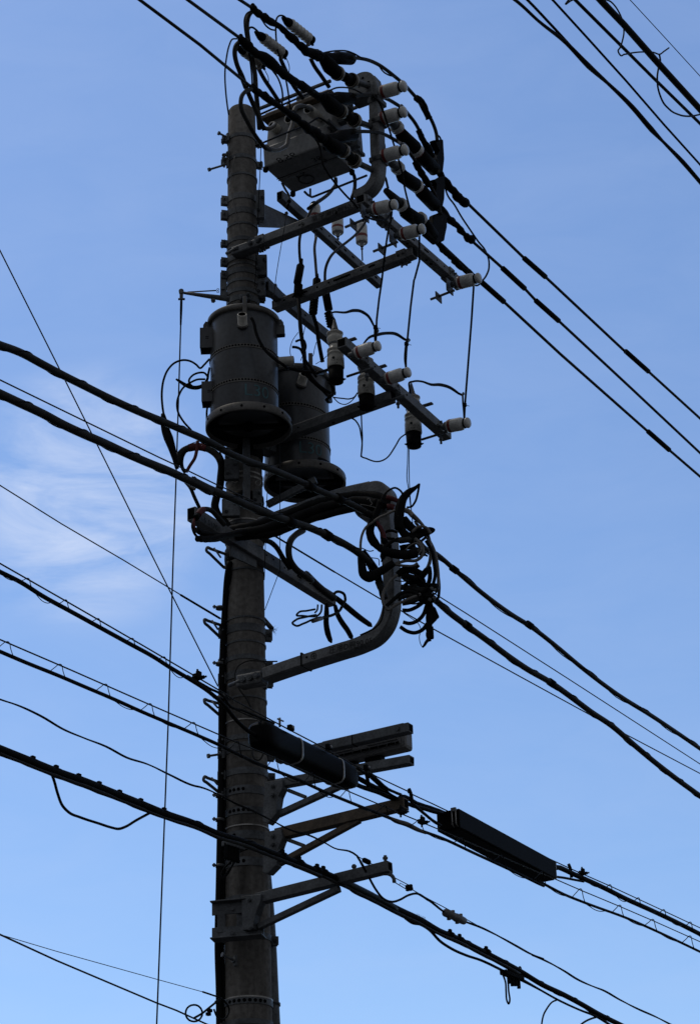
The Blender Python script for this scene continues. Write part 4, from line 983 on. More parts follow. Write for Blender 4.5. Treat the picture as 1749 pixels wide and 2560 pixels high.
wire('cutout_tail', 'thin wire slung between the first two cutouts, lower one', 'wire', s(QC-.13, cG((130, 1165), (180, 1215), (240, 1235), (300, 1210), (355, 1150))), 1.3, CAB)
wire('cutout_tail', 'thin looping wire hanging from the middle cutout round to the outer cutout', 'wire', s(QC-.13, cG((310, 1370), (350, 1395), (390, 1460), (405, 1540), (415, 1600)))+s(QC-.13, ((904, 1125), (903, 1140), (915, 1146), (940, 1154), (965, 1146), (988, 1115), (1000, 1095), (1012, 1086))), 2.0, CAB)
wire('cutout_tail', 'thin straight wire falling from the middle cutout base', 'wire', s(QC-.13, cG((408, 1325), (412, 1450), (418, 1560)))+s(QC-.13, ((903, 1130), (902, 1142))), 1.8, CAB)
wire('down_lead', 'thin lead falling from the outer cutout to the taped cables, left of a pair', 'wire', s(QC-.13, ((1019, 1116), (1018, 1160), (1017, 1200), (1021, 1225), (1026, 1270))), 1.2, CAB)
wire('down_lead', 'thin lead falling from the outer cutout to the taped cables, right of a pair', 'wire', s(QC-.13, ((1022, 1116), (1022, 1165), (1023, 1215), (1028, 1280), (1031, 1310))), 1.2, CAB)
wire('fine_wire', 'fine wire bowing left behind the drums near the right bushing', 'wire', y_(.1, cT((1370, 520), (1310, 610), (1290, 720), (1315, 800))), .9, CAB)
wire('fine_wire', 'fine wire running from the slotted arm down behind the rear lid', 'wire', y_(.1, cT((1445, 440), (1420, 560), (1430, 700), (1395, 800))), .9, CAB)
wire('fine_wire', 'fine wire slipping behind the rear lid clamp', 'wire', y_(.1, cU((760, 30), (735, 120), (710, 220), (690, 245))), .9, CAB)
wire('fine_wire', 'fine straight wire tying the rear lid to the first cutout', 'wire', y_(.0, cU((750, 325), (850, 265), (900, 215))), .9, CAB, sub=1)
wire('pole_wire', 'fine wire running down the left face of the upper pole', 'wire', y_(-.105, c3d((345, 40), (310, 240), (305, 370), (335, 500), (370, 660), (410, 800), (415, 930))), 1.0, GREY)
wire('pole_wire', 'thin wire running straight down beside the right edge of the upper pole', 'wire', y_(-.13, c3d((605, -60), (600, 100), (585, 420), (572, 700), (560, 1000), (545, 1330))), 1.1, CAB)
wire('pole_wire', 'thin wire hanging from under the front drum past the numbered beam, left one', 'wire', y_(-.35, c5((1092, 280), (1060, 800), (1045, 1250), (1035, 1588))), 1.0, CAB, sub=1)
wire('pole_wire', 'thin wire hanging across the numbered beam then angling back to the pole', 'wire', y_(-.5, c5((1187, 240), (1190, 700), (1190, 1320), (1188, 1500)))+y_(-.2, ((694, 1440), (662, 1525))), 1.0, CAB, sub=1)
# ------------------------------------------------------------------ earth wire bracket at the left
YB = D-.2
br = thing('wire_bracket', 'slim bracket arm reaching left above the front drum, wire hanging at its tip', 'bracket', Y(YB, (566, 748)))
mb = MB(); P = y_(-.2, cT((240, 128), (400, 150), (560, 172), (690, 190)))
mb.tube(P, [pm(x, P[0]) for x in (3.5, 5, 6.5, 7.5)], GALVD, 10); obj('arm', mb, br)
mb = MB(); mb.tube(y_(-.2, cT((275, 120), (560, 104))), .0045, GALVD, 8)
for k in (-1, 1):
    c = Y(YB, cT((575, 105+12*k))[0]); mb.tube([c+V((math.cos(i*math.pi/5)*.007, 0, math.sin(i*math.pi/5)*.007)) for i in range(11)], .002, GALVD, 5)
obj('tie_rod', mb, br)
mb = MB(); mb.prism(y_(-.2, cT((598, 0), (662, 0), (662, 210), (598, 190))), V((0, .012, 0)), GALVD, .003); mb.bolt(Y(YB-.006, cT((625, 85))[0]), V((0, -1, 0)), .012, .012, GALV); mb.bolt(Y(YB, cT((530, 215))[0]), V((0, -1, 0)), .016, .03, GALVD); obj('pole_plate', mb, br)
mb = MB(); c = Y(YB, cT((213, 118))[0]); mb.lathe(c+V((0, .014, 0)), V((0, -1, 0)), [(.017, 0), (.017, .028)], GALVD, 14)
mb.box(Y(YB, cT((213, 160))[0]), V((.011, 0, 0)), V((0, .008, 0)), Z*.022, GALVD, .002); mb.tube(y_(-.2, cT((182, 190), (248, 190))), .008, GALVD, 8); obj('shackle', mb, br)
t = wire('earth_wire', 'thin vertical wire hanging left of the pole from the bracket tip down out of view', 'wire', y_(-.2, ((453, 748), (452, 812), (441, 1180), (433, 1400), (421, 1800), (392, 2560)))+[Y(YB, (352, 3780))], 1.9, CABG, sub=1)
mb = MB(); P = y_(-.2, ((453.5, 752), (453, 775), (452, 812))); mb.tube(P, [.0085, .0085, .006], BLK, 10); obj('grip_sleeve', mb, t)
# ------------------------------------------------------------------ guy and service wires
wire('stay_wire', 'thin stay wire dropping steeply from the upper left edge to the pole', 'wire', s(-.12, ((0, 625), (152, 928), (270, 1165), (387, 1402), (545, 1716))), 1.7, CABG, e=(9, 0), sub=1)
t = wire('service_wire', 'thin service wire slanting from the left edge to the hook below the numbered beam', 'wire', s(-.05, ((0, 1213), (155, 1310), (310, 1401), (450, 1486), (552, 1547), (600, 1566))), 1.5, CABG, e=(9, 0), sub=1)
mb = MB(); mb.tube(s(-.05, ((450, 1486), (452, 1487.5), (550, 1546))), [.003, .0065, .007], BLK, 8); obj('grip_sleeve', mb, t)
t = wire('service_wire', 'thin wire leaving the pole behind the lower post, crossing the thick right span', 'wire', s(.25, ((645, 1308), (690, 1342), (838, 1431), (953, 1499), (1080, 1571), (1300, 1692), (1468, 1784), (1565, 1837), (1749, 1934))), 1.7, CABG, e=(0, 20), sub=1)
mb = MB(); mb.tube(s(.25, ((660, 1320), (690, 1342), (836, 1430), (839, 1432))), [.006, .006, .006, .003], CAB, 8); obj('grip_sleeve', mb, t)
wire('span_wire', 'thin wire just above the lower thick span at the left', 'wire', s(1.17, c5((-400, 180), (0, 375), (250, 490), (560, 640), (850, 770), (1000, 850), (1290, 1000))), 1.8, CABG, e=(7, 0), sub=1)
wire('span_wire', 'thin wire running between the two thick spans at the right', 'wire', s(1.15, crop(1080, 1350, 2.373)((0, 310), (40, 335), (200, 435), (800, 820), (1588, 1330))), 1.5, CABG, e=(0, 20), sub=1)
t = wire('lower_left_wire', 'wire crossing the bottom left corner towards the pole foot', 'wire', s(.1, ((0, 2336), (141, 2401), (391, 2507), (441, 2526), (518, 2561), (545, 2573))), 2.3, CABG, e=(9, 0), sub=1)
P = Y(D-.1, (485, 2533)); mb = MB(); mb.tube([S(.1, (485+21*math.cos(a), 2533+21*math.sin(a))) for a in [i*math.pi/10 for i in range(21)]], .0055, CAB, 7); obj('coil_ring', mb, t)
wire('lower_left_wire', 'very thin wire rising from the pole foot to the lower left edge', 'wire', s(.1, ((0, 2336), (141, 2378), (395, 2449), (508, 2480))), 1.0, CABG, e=(9, 0), sub=1)
cV = crop(450, 2000, 2.887)
wire('anchor_lead', 'short anchored lead taped where the very thin wire meets the riser pipe', 'wire', s(.1, cV((165, 1385), (225, 1405), (290, 1430), (330, 1460), (355, 1510), (340, 1560), (305, 1582), (265, 1560), (245, 1510))), 2.4, CAB)
wire('anchor_lead', 'lead with small clamps hooking from the coil ring up to the riser pipe', 'wire', s(.1, cV((100, 1575), (160, 1540), (210, 1500), (260, 1460), (300, 1430))), 3.0, CAB)
mb = MB()
for p in ((215, 1520), (205, 1545), (270, 1460)): c = S(.09, cV(p)[0]); mb.box(c, U*.012, W*.012, Z*.009, BLK, .003)
tag(obj('wire_clamp', mb), 'cluster of small black wire clamps above the coil ring by the pole foot', 'clamp')
# ------------------------------------------------------------------ low voltage spans
cL0 = crop(0, 600, 2.836); cR2 = crop(1080, 1350, 2.373)
QL = 1.17
G11 = 'thick low voltage spans left of the pole'
def span(lb, pts, rad, e, group, sp, band_at=()):
    P = s(QL, pts)
    t = wire('low_voltage_span', lb, 'power cable', P, rad, CABG, group, e=e, spiral=None)
    ref = P[len(P)//2]
    R = pm(sp[0], ref)
    obj('binding_wire', MB().tube(helix(ext(P, *e), R, sp[1]), pm(1.3, ref), CAB, 5), t)
    mb = MB(); off = Z*pm(sp[0]-.5, ref)
    mb.tube([p+off for p in ext(P, *e)], pm(1.6, ref), CABG, 6, 4); obj('messenger_strand', mb, t)
    for b in band_at:
        c = S(QL, b); mb = MB(); mb.tube([c-U*.03, c+U*.03], pm(sp[0]+1.5, c), BLK, 12); obj('tape_band', mb, t)
    return t
span('upper thick bound span from the left, passing under the front drum to the lower post', cL0((0, 745), (150, 800), (300, 880), (450, 960), (600, 1035), (750, 1110), (900, 1180), (1050, 1245), (1150, 1285), (1300, 1350), (1450, 1415))+c5((500, 225), (700, 335), (850, 400), (1100, 490), (1450, 640))+c7((200, 310), (400, 390), (600, 490), (720, 570), (770, 640)), 9.2, (7, 0), G11, (10, .42), c7((95, 260), (385, 385)))
span('lower thick bound span from the left, crossing the pole to the lower post', cL0((0, 1090), (150, 1160), (300, 1230), (450, 1310), (600, 1380), (750, 1445), (900, 1515), (1050, 1580), (1200, 1640), (1350, 1710), (1500, 1780))+c5((320, 600), (500, 690), (700, 770), (850, 840), (1100, 940), (1300, 1010))+c7((100, 675), (250, 740), (450, 840), (600, 940), (700, 1040), (770, 1180), (820, 1290)), 10.2, (7, 0), G11, (11.2, .42), c5((1290, 1010))+c7((265, 745)))
G12 = 'thick low voltage spans right of the pole'
span('upper thick span leaving the taped cables towards the right edge', [(970, 1312), (1010, 1333)]+c7((1170, 800), (1240, 880))+cR2((30, 90), (130, 175), (300, 320), (470, 445), (590, 520), (720, 620), (900, 770), (1100, 920), (1300, 1045), (1450, 1145), (1588, 1240)), 5.6, (0, 20), G12, (7.5, .9), cR2((130, 175), (575, 505)))
span('lower thick span leaving the taped cables towards the right edge', [(975, 1415), (1020, 1450)]+cR2((-10, 340), (20, 360), (100, 430), (200, 505), (330, 600), (450, 690), (560, 765), (700, 845), (820, 930), (940, 1020), (1060, 1100), (1200, 1220), (1320, 1320), (1450, 1420), (1588, 1520)), 7.6, (0, 20), G12, (8.4, .6), cR2((205, 505), (705, 848)))
# ------------------------------------------------------------------ left cluster of leads under the front drum
G13 = 'leads looping left of the drums'
wire('loop_lead', 'heart shaped lead curling out left from the front drum and down to a black sleeve', 'cable', y_(-.45, cT((490, 785), (440, 840), (400, 875), (360, 840), (300, 805), (230, 795), (150, 820), (80, 890), (40, 980), (20, 1100), (25, 1250), (38, 1340))), 2.8, CAB, G13)
q = y_(-.45, cT((30, 1330), (40, 1400), (60, 1500)))+y_(-.45, c5((85, 180), (125, 300), (150, 400), (170, 480)))
mb = MB(); mb.tube(q, [pm(x, q[0]) for x in (5, 9, 11, 12, 9, 6, 5)], BLK, 12, 3); tag(obj('cable_sleeve', mb), 'long black sleeve hanging below the heart shaped lead, across both thick spans', 'sleeve')
wire('loop_lead', 'taped lead end pointing left with a coil beside the front drum', 'cable', y_(-.42, cT((492, 870), (480, 930), (470, 985), (430, 1045), (370, 1068), (300, 1062), (240, 1035), (195, 1005), (160, 984))), [2.6, 2.8, 3.5, 5, 5.5, 5.5, 5, 4, 2.5], BLK, G13)
wire('loop_lead', 'oval coil of lead on the left flank of the front drum', 'cable', y_(-.43, cT((475, 960), (440, 922), (380, 922), (320, 950), (288, 1000), (300, 1035), (340, 1065))), 2.7, CAB, G13)
wire('loop_lead', 'lead swinging out of the oval coil and down to the upper thick span', 'cable', y_(-.43, cT((450, 985), (370, 988), (300, 1020), (235, 1065), (190, 1140), (170, 1220), (180, 1310), (230, 1400), (310, 1490))), 2.7, CAB, G13)
wire('loop_lead', 'short lead straight down behind the lower hanger channel', 'cable', y_(-.40, cT((478, 1230), (465, 1300), (465, 1390))), 2.6, CAB, G13)
G14 = 'taped cables crossing the pole under the drums'
wire('arched_cable', 'thick dark arch of cable with faded red tape left of the pole', 'cable', y_(-.35, c5((600, 400), (560, 345), (480, 290), (400, 268), (300, 275), (220, 315), (185, 370), (178, 440))), 9, CABG, G14)
mb = MB(); P = y_(-.35, c5((285, 278), (340, 268), (400, 266), (460, 280))); mb.tube(P, pm(9.8, P[0]), REDT, 12, 4); tag(obj('red_tape', mb), 'faded red tape wrapped on the dark arched cable', 'tape')
wire('arched_cable', 'thin cable inside the dark arch, leaning left', 'cable', y_(-.36, c5((260, 300), (225, 360), (215, 420), (225, 480), (250, 520))), 4.6, CAB, G14)
wire('arched_cable', 'reddish taped cable dropping through the dark arch to the lower span', 'cable', y_(-.37, c5((375, 210), (365, 300), (345, 380), (300, 450), (262, 515))), 4.4, REDT, G14)
wire('arched_cable', 'fine wire arched over the dark cable arch', 'wire', y_(-.37, c5((175, 320), (240, 275), (320, 230), (370, 215))), 1.0, CAB, G14)
wire('arched_cable', 'thick black cable falling along the left of the pole between the thick spans', 'cable', y_(-.16, c5((570, 340), (610, 430), (605, 560), (590, 680), (555, 790), (545, 860), (570, 930), (640, 1010), (700, 1090))), 10, CAB, G14)
wire('stub_cable', 'straight lead dropping from the lower span to the numbered beam end', 'cable', y_(-.45, c5((255, 615), (300, 670), (340, 760), (392, 872))), 4.6, CAB)
wire('stub_cable', 'short grey cable end poking out under the lower span', 'cable', y_(-.46, c5((290, 640), (320, 670), (350, 688))), 4.0, GREY)
wire('stub_cable', 'red taped cable bending over the tip of the numbered beam', 'cable', s(QB+.09, c5((362, 968), (400, 905), (450, 885), (520, 905), (570, 960), (640, 1040))), 6.6, CABG)
mb = MB(); P = s(QB+.09, c5((378, 945), (400, 908), (430, 890))); mb.tube(P, pm(8.2, P[0]), REDT, 12, 3); P = s(QB+.09, c5((355, 975), (372, 952))); mb.tube(P, pm(8, P[0]), BLK, 12); tag(obj('red_tape', mb), 'red and black tape at the tip of the numbered beam', 'tape')
wire('stub_cable', 'brownish lead looping down from the tip of the numbered beam', 'cable', s(QB+.08, c5((345, 975), (335, 1030), (345, 1075), (375, 1110), (420, 1150))), 3.4, REDT)
wire('stub_cable', 'dark lead looping widest below the tip of the numbered beam', 'cable', s(QB+.07, c5((330, 1000), (322, 1060), (340, 1120), (375, 1165), (420, 1190))), 3.4, CAB)
G15 = 'heavy black cables from the numbered beam to the lower post'
def heavy(lb, pts, r, k):
    q, rs_ = lump(pts, pm(r, pts[len(pts)//2]), .18, .045, k); mb = MB(); mb.tube(q, rs_, CAB, 12)
    return tag(obj('heavy_cable', mb), lb, 'cable', G15)
def mixS(pts, qa, qb2): 
    n = len(pts)-1
    return [S(qa+(qb2-qa)*i/n, p) for i, p in enumerate(pts)]
def mixA(t, pts): return [A(t, p) for p in pts]
heavy('uppermost heavy black cable sweeping from the pole to the rounded head', mixA(-.34, c5((700, 1095), (850, 1065), (1000, 1030), (1150, 985), (1300, 930))+c7((100, 455), (200, 425), (330, 395))+c7((480, 360), (620, 350), (760, 370), (870, 400))), 13, 1)
heavy('heavy black cable just under the uppermost, ending in red sleeves', mixA(-.38, c5((760, 1130), (900, 1110), (1050, 1075), (1200, 1030), (1350, 975))+c7((150, 500), (300, 450), (480, 415), (650, 410), (800, 440))), 12, 2)
heavy('lowest heavy black cable along the underside of the lower post arm', mixA(-.36, c5((640, 1160), (820, 1155), (980, 1140), (1100, 1125), (1220, 1090))+c7((0, 620), (150, 570), (300, 530), (450, 490), (600, 465), (720, 460))), 10, 3)
heavy('heavy black cable looped from the beam tip round the front of the pole', s(QB+.12, c5((375, 1178), (450, 1182), (540, 1175), (640, 1155), (760, 1125), (860, 1110), (960, 1100))), 8.5, 4)
heavy('taped black cable end hanging under the numbered beam left part', s(QB+.11, c5((360, 1090), (420, 1120), (500, 1135), (600, 1145), (700, 1150))), 7, 5)
wire('curved_conduit', 'black curved cable running down to the outer part of the numbered beam', 'cable', s(QB+.08, c5((1040, 1195), (1100, 1215), (1160, 1270), (1220, 1370), (1290, 1470))), 6.6, CAB)
wire('curved_conduit', 'thick dark green tinged loop sweeping down onto the outer numbered beam', 'cable', s(QB+.10, c5((1420, 1095), (1345, 1140), (1290, 1210), (1275, 1290), (1290, 1390), (1340, 1470), (1420, 1535), (1500, 1590)))+s(QB+.04, c7((60, 1130), (160, 1230), (280, 1330), (340, 1370))), 8.4, CABG)
# cable ends at the outer tip of the beam
G16 = 'cut cable ends at the outer tip of the numbered beam'
wire('cut_cable', 'longest cut cable end pointing right from the tip of the numbered beam', 'cable', s(QB+.03, c7((310, 1340), (380, 1390), (470, 1465), (560, 1540), (640, 1600), (690, 1635), (712, 1655))), [6, 7, 7.5, 7.5, 7, 6.5, 1.5], BLK, G16)
wire('cut_cable', 'cut cable end hanging straight down from the tip of the numbered beam', 'cable', s(QB+.02, c7((262, 1430), (262, 1520), (258, 1620), (275, 1720), (300, 1790), (312, 1815))), [5, 6.5, 7, 7.5, 6, 2], BLK, G16)
wire('cut_cable', 'cut cable end slanting down to touch the printed lower arm', 'cable', s(QB+.03, c7((345, 1440), (370, 1530), (420, 1620), (470, 1690), (505, 1755), (515, 1775))), [5, 6.5, 7, 7, 6.5, 3], BLK, G16)
wire('small_loop', 'round wire loop over the tip of the numbered beam', 'wire', s(QB+.05, c7((330, 1335), (355, 1312), (400, 1310), (440, 1340), (448, 1385), (430, 1420), (395, 1490), (330, 1535), (240, 1560), (150, 1590))), 3.6, CAB)
c8 = crop(450, 1400, 3.53)
for k, (pts, r, lb) in enumerate((((( 1250, 395), (1245, 450), (1215, 490), (1150, 498), (1080, 492), (1028, 485), (1040, 468), (1120, 448), (1190, 435)), 2.6, 'narrow bent loop left of the beam tip, upper one'),
      (((1215, 395), (1210, 440), (1190, 465)), 2.2, 'short hooked wire under the beam tip'), (((1240, 505), (1170, 525), (1090, 560), (1010, 575), (992, 560), (1020, 530), (1100, 505), (1200, 485)), 2.8, 'wide flat loop left of the beam tip, lower one'))):
    wire('small_loop', lb, 'wire', s(QB+.05, c8(*pts)), r, CAB)
mb = MB(); P = s(QB+.05, c8((1170, 540), (1250, 515))); mb.tube(P, pm(5, P[0]), GREY, 10); tag(obj('crimp_sleeve', mb), 'grey crimp sleeve on the wide flat loop', 'sleeve')
wire('pole_lead', 'thin lead looping from the lower arm clamp down the pole face', 'wire', y_(-.2, c8((860, 895), (740, 895), (600, 890), (520, 930), (485, 1000), (490, 1070), (530, 1150), (590, 1230), (625, 1300))), 2.0, CABG)
# ------------------------------------------------------------------ taped cables round the lower post
cM = crop(900, 1180, 5.05)
YF, YK = D-.95, D-.72
def fr(pts, o=0): return [Y(YF+o, p) for p in cM(*pts)]
G17 = 'tangled taped cables on the lower post'
def tw(lb, pts, r, m=BLK, o=0.0, lum=None):
    P = fr(pts, o)
    if lum:
        q, rs_ = lump(P, pm(r, P[0]), lum, .025, int(r*10)+len(pts)); mb = MB(); mb.tube(q, rs_, m, 10)
        return tag(obj('taped_cable', mb), lb, 'cable', G17)
    return wire('taped_cable', lb, 'cable', P, r, m, G17)
tw('big black taped blade pointing up right beside the rounded head', ((745, 150), (700, 195), (610, 255), (545, 330), (505, 450), (485, 600), (480, 720)), [2.5, 5, 9, 10.5, 12.5, 12.5, 9], BLK, -.08)
tw('thin tail curling back from the tip of the big black blade', ((745, 150), (725, 270), (690, 380), (640, 440), (585, 447)), 2.8, CAB, -.06)
tw('thin loop arching over the rounded head into the blade', ((255, 400), (295, 300), (370, 225), (440, 200), (505, 235), (550, 305)), 2.8, CAB, -.10)
tw('upper faded red sleeve below the rounded head', ((330, 318), (400, 335), (490, 372)), 6.5, REDT, -.04)
tw('lower bright red sleeve below the rounded head', ((335, 445), (385, 440), (435, 455)), 8.5, REDT, -.03)
tw('black cable leading into the red sleeves', ((180, 380), (260, 400), (340, 440)), 11, BLK, -.02)
tw('pale lead running left from behind the blade', ((440, 482), (330, 535), (215, 590), (150, 640), (80, 690), (25, 790), (5, 900), (8, 1045)), 3.2, GREY, -.09)
tw('ragged black taped cable left of the post, top part', ((262, 370), (215, 500), (150, 640), (120, 740), (150, 850), (215, 930), (290, 990)), 9.5, BLK, -.05, .22)
tw('ribbed red wrapped lead left of the post', ((195, 620), (255, 710), (295, 800), (315, 880)), [5.5, 6.5, 6.5, 5], REDT, -.04)
tw('pale ribbed lead end right of the blade', ((560, 480), (610, 500), (660, 550)), 7, PALE, -.02)
tw('grey lead sweeping down right of the blade', ((655, 545), (700, 585), (760, 640), (820, 720), (862, 820), (885, 930), (885, 1050), (872, 1150), (840, 1215), (780, 1270)), [7, 6.5, 4.5, 4, 4, 3.8, 3.8, 4.5, 4, 3.5], GREY, .0)
tw('outermost grey lead bowing right of the post', ((700, 640), (800, 770), (880, 880), (945, 1030), (972, 1180), (985, 1330), (978, 1450), (965, 1500)), 4.0, GREY, .03)
tw('outermost black lead bowing right of the post', ((690, 620), (780, 750), (860, 860), (925, 1010), (955, 1150), (990, 1350), (995, 1500), (975, 1600), (930, 1640)), 3.6, CAB, .06)
tw('black beak of taped cable pointing right', ((555, 580), (610, 670), (690, 735), (790, 755), (880, 722), (925, 730), (890, 765), (800, 785), (700, 815), (620, 800)), [8, 12, 11, 9, 6, 4.5, 4, 6, 10, 9], BLK, -.03)
tw('bulky black taped mass below the blade', ((495, 660), (540, 760), (610, 830), (690, 865)), 10.5, BLK, -.04, .2)
tw('thick horizontal black taped cable across the post', ((270, 995), (400, 1025), (540, 1045), (640, 1040), (720, 1025)), 11, BLK, -.09, .12)
tw('shorter black taped cable right of the post', ((500, 965), (590, 945), (700, 940)), 7.5, BLK, -.02, .15)
tw('dark lead crossing the post above the horizontal cable', ((300, 960), (370, 900), (450, 855), (540, 835)), 4.5, CAB, -.09)
tw('tan lead curling under the horizontal cable', ((690, 840), (755, 900), (790, 970), (775, 1060), (710, 1115), (580, 1120), (440, 1160)), 4.4, GREY, -.08)
tw('second tan lead inside the first curl', ((690, 880), (740, 930), (745, 980), (710, 1010)), 3.8, GREY, -.06)
tw('third tan lead along the underside of the horizontal cable', ((720, 1150), (690, 1175), (560, 1185), (430, 1165)), 3.8, GREY, -.09)
tw('thick black taped cable bent in a V left of the post', ((5, 1040), (20, 1180), (55, 1305), (110, 1335), (200, 1285), (310, 1220), (420, 1150)), [8, 10, 12, 12.5, 12, 11, 9], BLK, -.11)
tw('black cable behind the V, running down to the post', ((30, 1010), (110, 1120), (190, 1240), (235, 1370), (285, 1500)), [9, 10, 10, 9, 8.5], BLK, -.04)
tw('ridged dark cable end against the post', ((225, 1380), (285, 1520), (305, 1600)), 8.8, CABG, -.05, .1)
tw('humped black taped cable right of the post', ((470, 1300), (550, 1245), (650, 1240), (760, 1285)), 8.6, BLK, -.05, .15)
tw('grey loop round the front of the post', ((465, 1300), (375, 1380), (305, 1490), (283, 1600), (310, 1700), (345, 1740), (430, 1690), (560, 1625), (680, 1575), (760, 1540)), 4.0, GREY, -.11)
tw('black loop round the post just below the grey one', ((330, 1690), (420, 1610), (520, 1530), (640, 1510), (740, 1560)), 5, CAB, -.11)
tw('ribbed pale and black stub right of the post', ((510, 1455), (590, 1460), (650, 1468), (715, 1485), (830, 1490)), 7.4, CABG, -.02, .1)
tw('dark flat sleeve under the ribbed stub', ((470, 1600), (560, 1560), (660, 1560), (740, 1600)), 8, CABG, -.02)
tw('second dark flat sleeve lower on the post', ((530, 1660), (640, 1640), (740, 1600)), 6.5, CABG, -.02)
tw('black strap cable climbing to the knotted clamp', ((590, 1320), (680, 1370), (760, 1430), (820, 1480)), 7, BLK, .0, .2)
tw('short black cable into the top of the knotted clamp', ((760, 1310), (790, 1400), (810, 1470)), 8, BLK, .0, .2)
tw('thin black lead beside the knotted clamp', ((880, 1200), (880, 1290), (865, 1390), (830, 1440)), [3.5, 5.5, 5.5, 3], BLK, .0)
tw('first slack loop under the knotted clamp', ((530, 1745), (610, 1745), (700, 1710), (800, 1640)), 5.2, CAB, .02)
tw('second slack loop under the knotted clamp', ((540, 1895), (620, 1912), (710, 1885), (790, 1810), (840, 1680)), 5.2, CAB, .02)
tw('third and lowest slack loop under the knotted clamp', ((505, 1955), (590, 2010), (690, 2030), (780, 1995), (850, 1910)), 5.2, CAB, .02)
tw('thin lead following the inside bend of the lower post', ((292, 1690), (288, 1790), (250, 1900), (180, 1970), (90, 2020), (0, 2060)), 2.4, CAB, -.12)
tw('fine wire dangling below the slack loops', ((550, 1780), (650, 1850), (720, 1900), (760, 1970), (745, 2090), (760, 2170), (785, 2215)), 1.0, CAB, .02)
tw('thin wire crossing behind the V bend', ((20, 960), (130, 1000), (170, 990)), 1.4, CAB, -.06)
tw('wispy wire end beside the post', ((110, 1080), (160, 1085), (230, 1100), (240, 1180)), 1.2, CAB, -.06)
tw('thin wire around the middle of the post', ((440, 1370), (520, 1380), (640, 1370)), 1.6, CAB, -.11)
tw('silvery tie ends under the rounded head', ((0, 410), (100, 425), (200, 455)), 1.2, GREY, -.11)
tw('curled silvery wire end under the rounded head', ((90, 345), (110, 330), (130, 370), (150, 400), (130, 420)), 1.2, GREY, -.11)
rr = random.Random(23)
extra = ('thin dark loop hugging the post, near its upper clamp', 'thin pale loop looped over the horizontal cable', 'slim black lead sagging from blade to beak', 'slim grey lead tucked behind the beak', 'kinked black lead left of the post bend', 'thin black lead twisting round the V bend',
         'black stub with bared end over the humped cable', 'thin loop linking hump and knotted clamp', 'narrow black lead behind the outermost grey lead', 'short loose lead end above the ribbed stub', 'thin lead coiled at the knotted clamp', 'fine dark lead slung low from post to clamp')
tang = (((470, 760), (380, 740), (310, 770), (330, 830), (430, 845)), ((560, 1000), (640, 920), (720, 900), (770, 960), (720, 1060)), ((520, 700), (600, 860), (720, 900), (820, 830)), ((650, 760), (740, 690), (830, 700), (890, 780)),
        ((250, 1290), (270, 1400), (250, 1520), (290, 1640)), ((60, 1180), (160, 1160), (230, 1230), (190, 1330), (90, 1350)), ((500, 1235), (600, 1200), (690, 1215), (740, 1180)), ((640, 1260), (740, 1330), (800, 1390), (860, 1420)),
        ((830, 870), (905, 1000), (930, 1150), (945, 1300), (920, 1420)), ((560, 1430), (620, 1390), (700, 1400), (760, 1370)), ((800, 1500), (860, 1420), (950, 1420), (970, 1500), (900, 1560), (820, 1560)), ((515, 1560), (600, 1650), (720, 1660), (830, 1560)))
for k, (lb, pts) in enumerate(zip(extra, tang)):
    tw(lb, pts, rr.choice((2.2, 3, 3.6, 4.4)), (CAB, GREY, CAB, GREY, BLK, CAB, BLK, CAB, BLK, CAB, CAB, CAB)[k], rr.uniform(-.10, .05))
for k, p in enumerate(((330, 905), (740, 1005), (640, 1330), (300, 1010), (800, 1290), (560, 860), (120, 1290))):
    c = fr((p,), rr.uniform(-.10, -.03))[0]; d = V((rr.uniform(-1, 1), rr.uniform(-.4, .4), rr.uniform(-.6, .6))).normalized(); mb = MB()
    mb.tube([c-d*.045, c-d*.03, c+d*.03, c+d*.045], [.008, .018, .018, .008], (BLK, CABG)[k % 2], 10); mb.tube([c-d*.06, c+d*.06], .006, CAB, 6)
    tag(obj('splice_connector', mb), ('connector barrel under the red wrapped lead', 'connector barrel on the tan curls', 'connector barrel on the black strap cable', 'connector barrel at the left end of the horizontal cable', 'connector barrel above the knotted clamp', 'connector barrel on the bulky mass', 'connector barrel at the elbow of the V bend')[k], 'connector', 'black connector barrels in the tangle')
# knotted clamp and rag of tape
kc = thing('cable_clamp', 'knotted black clamp where the slack loops and lower right span meet', 'clamp', fr(((880, 1560),))[0])
mb = MB(); rr = random.Random(11)
for p, r in (((890, 1470), 12), ((930, 1450), 11), ((860, 1570), 13), ((900, 1600), 12), ((830, 1490), 9), ((850, 1630), 9), ((760, 1560), 8), ((790, 1610), 9)):
    c = fr((p,), rr.uniform(-.03, .05))[0]; rad = pm(r, c)
    mb.tube([c-V((rad*.9, rr.uniform(-.02, .02), rad*rr.uniform(-.5, .5))), c, c+V((rad*.9, rr.uniform(-.02, .02), rad*rr.uniform(-.5, .5)))], [rad*.6, rad, rad*.55], BLK, 9, 3)
obj('clamp_body', mb, kc)
mb = MB()
for p in ((895, 1480), (940, 1500), (870, 1620), (925, 1600)): mb.bolt(fr((p,), -.05)[0], V((.2, -1, 0)), .011, .02, GALVD)
obj('clamp_bolt', mb, kc)
rg = thing('tape_rag', 'ragged strips of black tape hanging under the knotted clamp', 'tape', fr(((880, 1900),))[0])
q, rs_ = lump(fr(((865, 1650), (875, 1780), (868, 1900), (868, 2010), (880, 2100)), .02), pm(8.5, fr(((868, 1900),))[0]), .25, .03, 5); mb = MB(); mb.tube(q, rs_, BLK, 10, flat=.5); obj('hanging_strip', mb, rg)
mb = MB(); mb.prism(fr(((915, 1690), (950, 1720), (998, 1835), (955, 1860), (905, 1930), (880, 1900)), .03), V((0, .02, 0)), BLK, .004); obj('torn_flap', mb, rg)
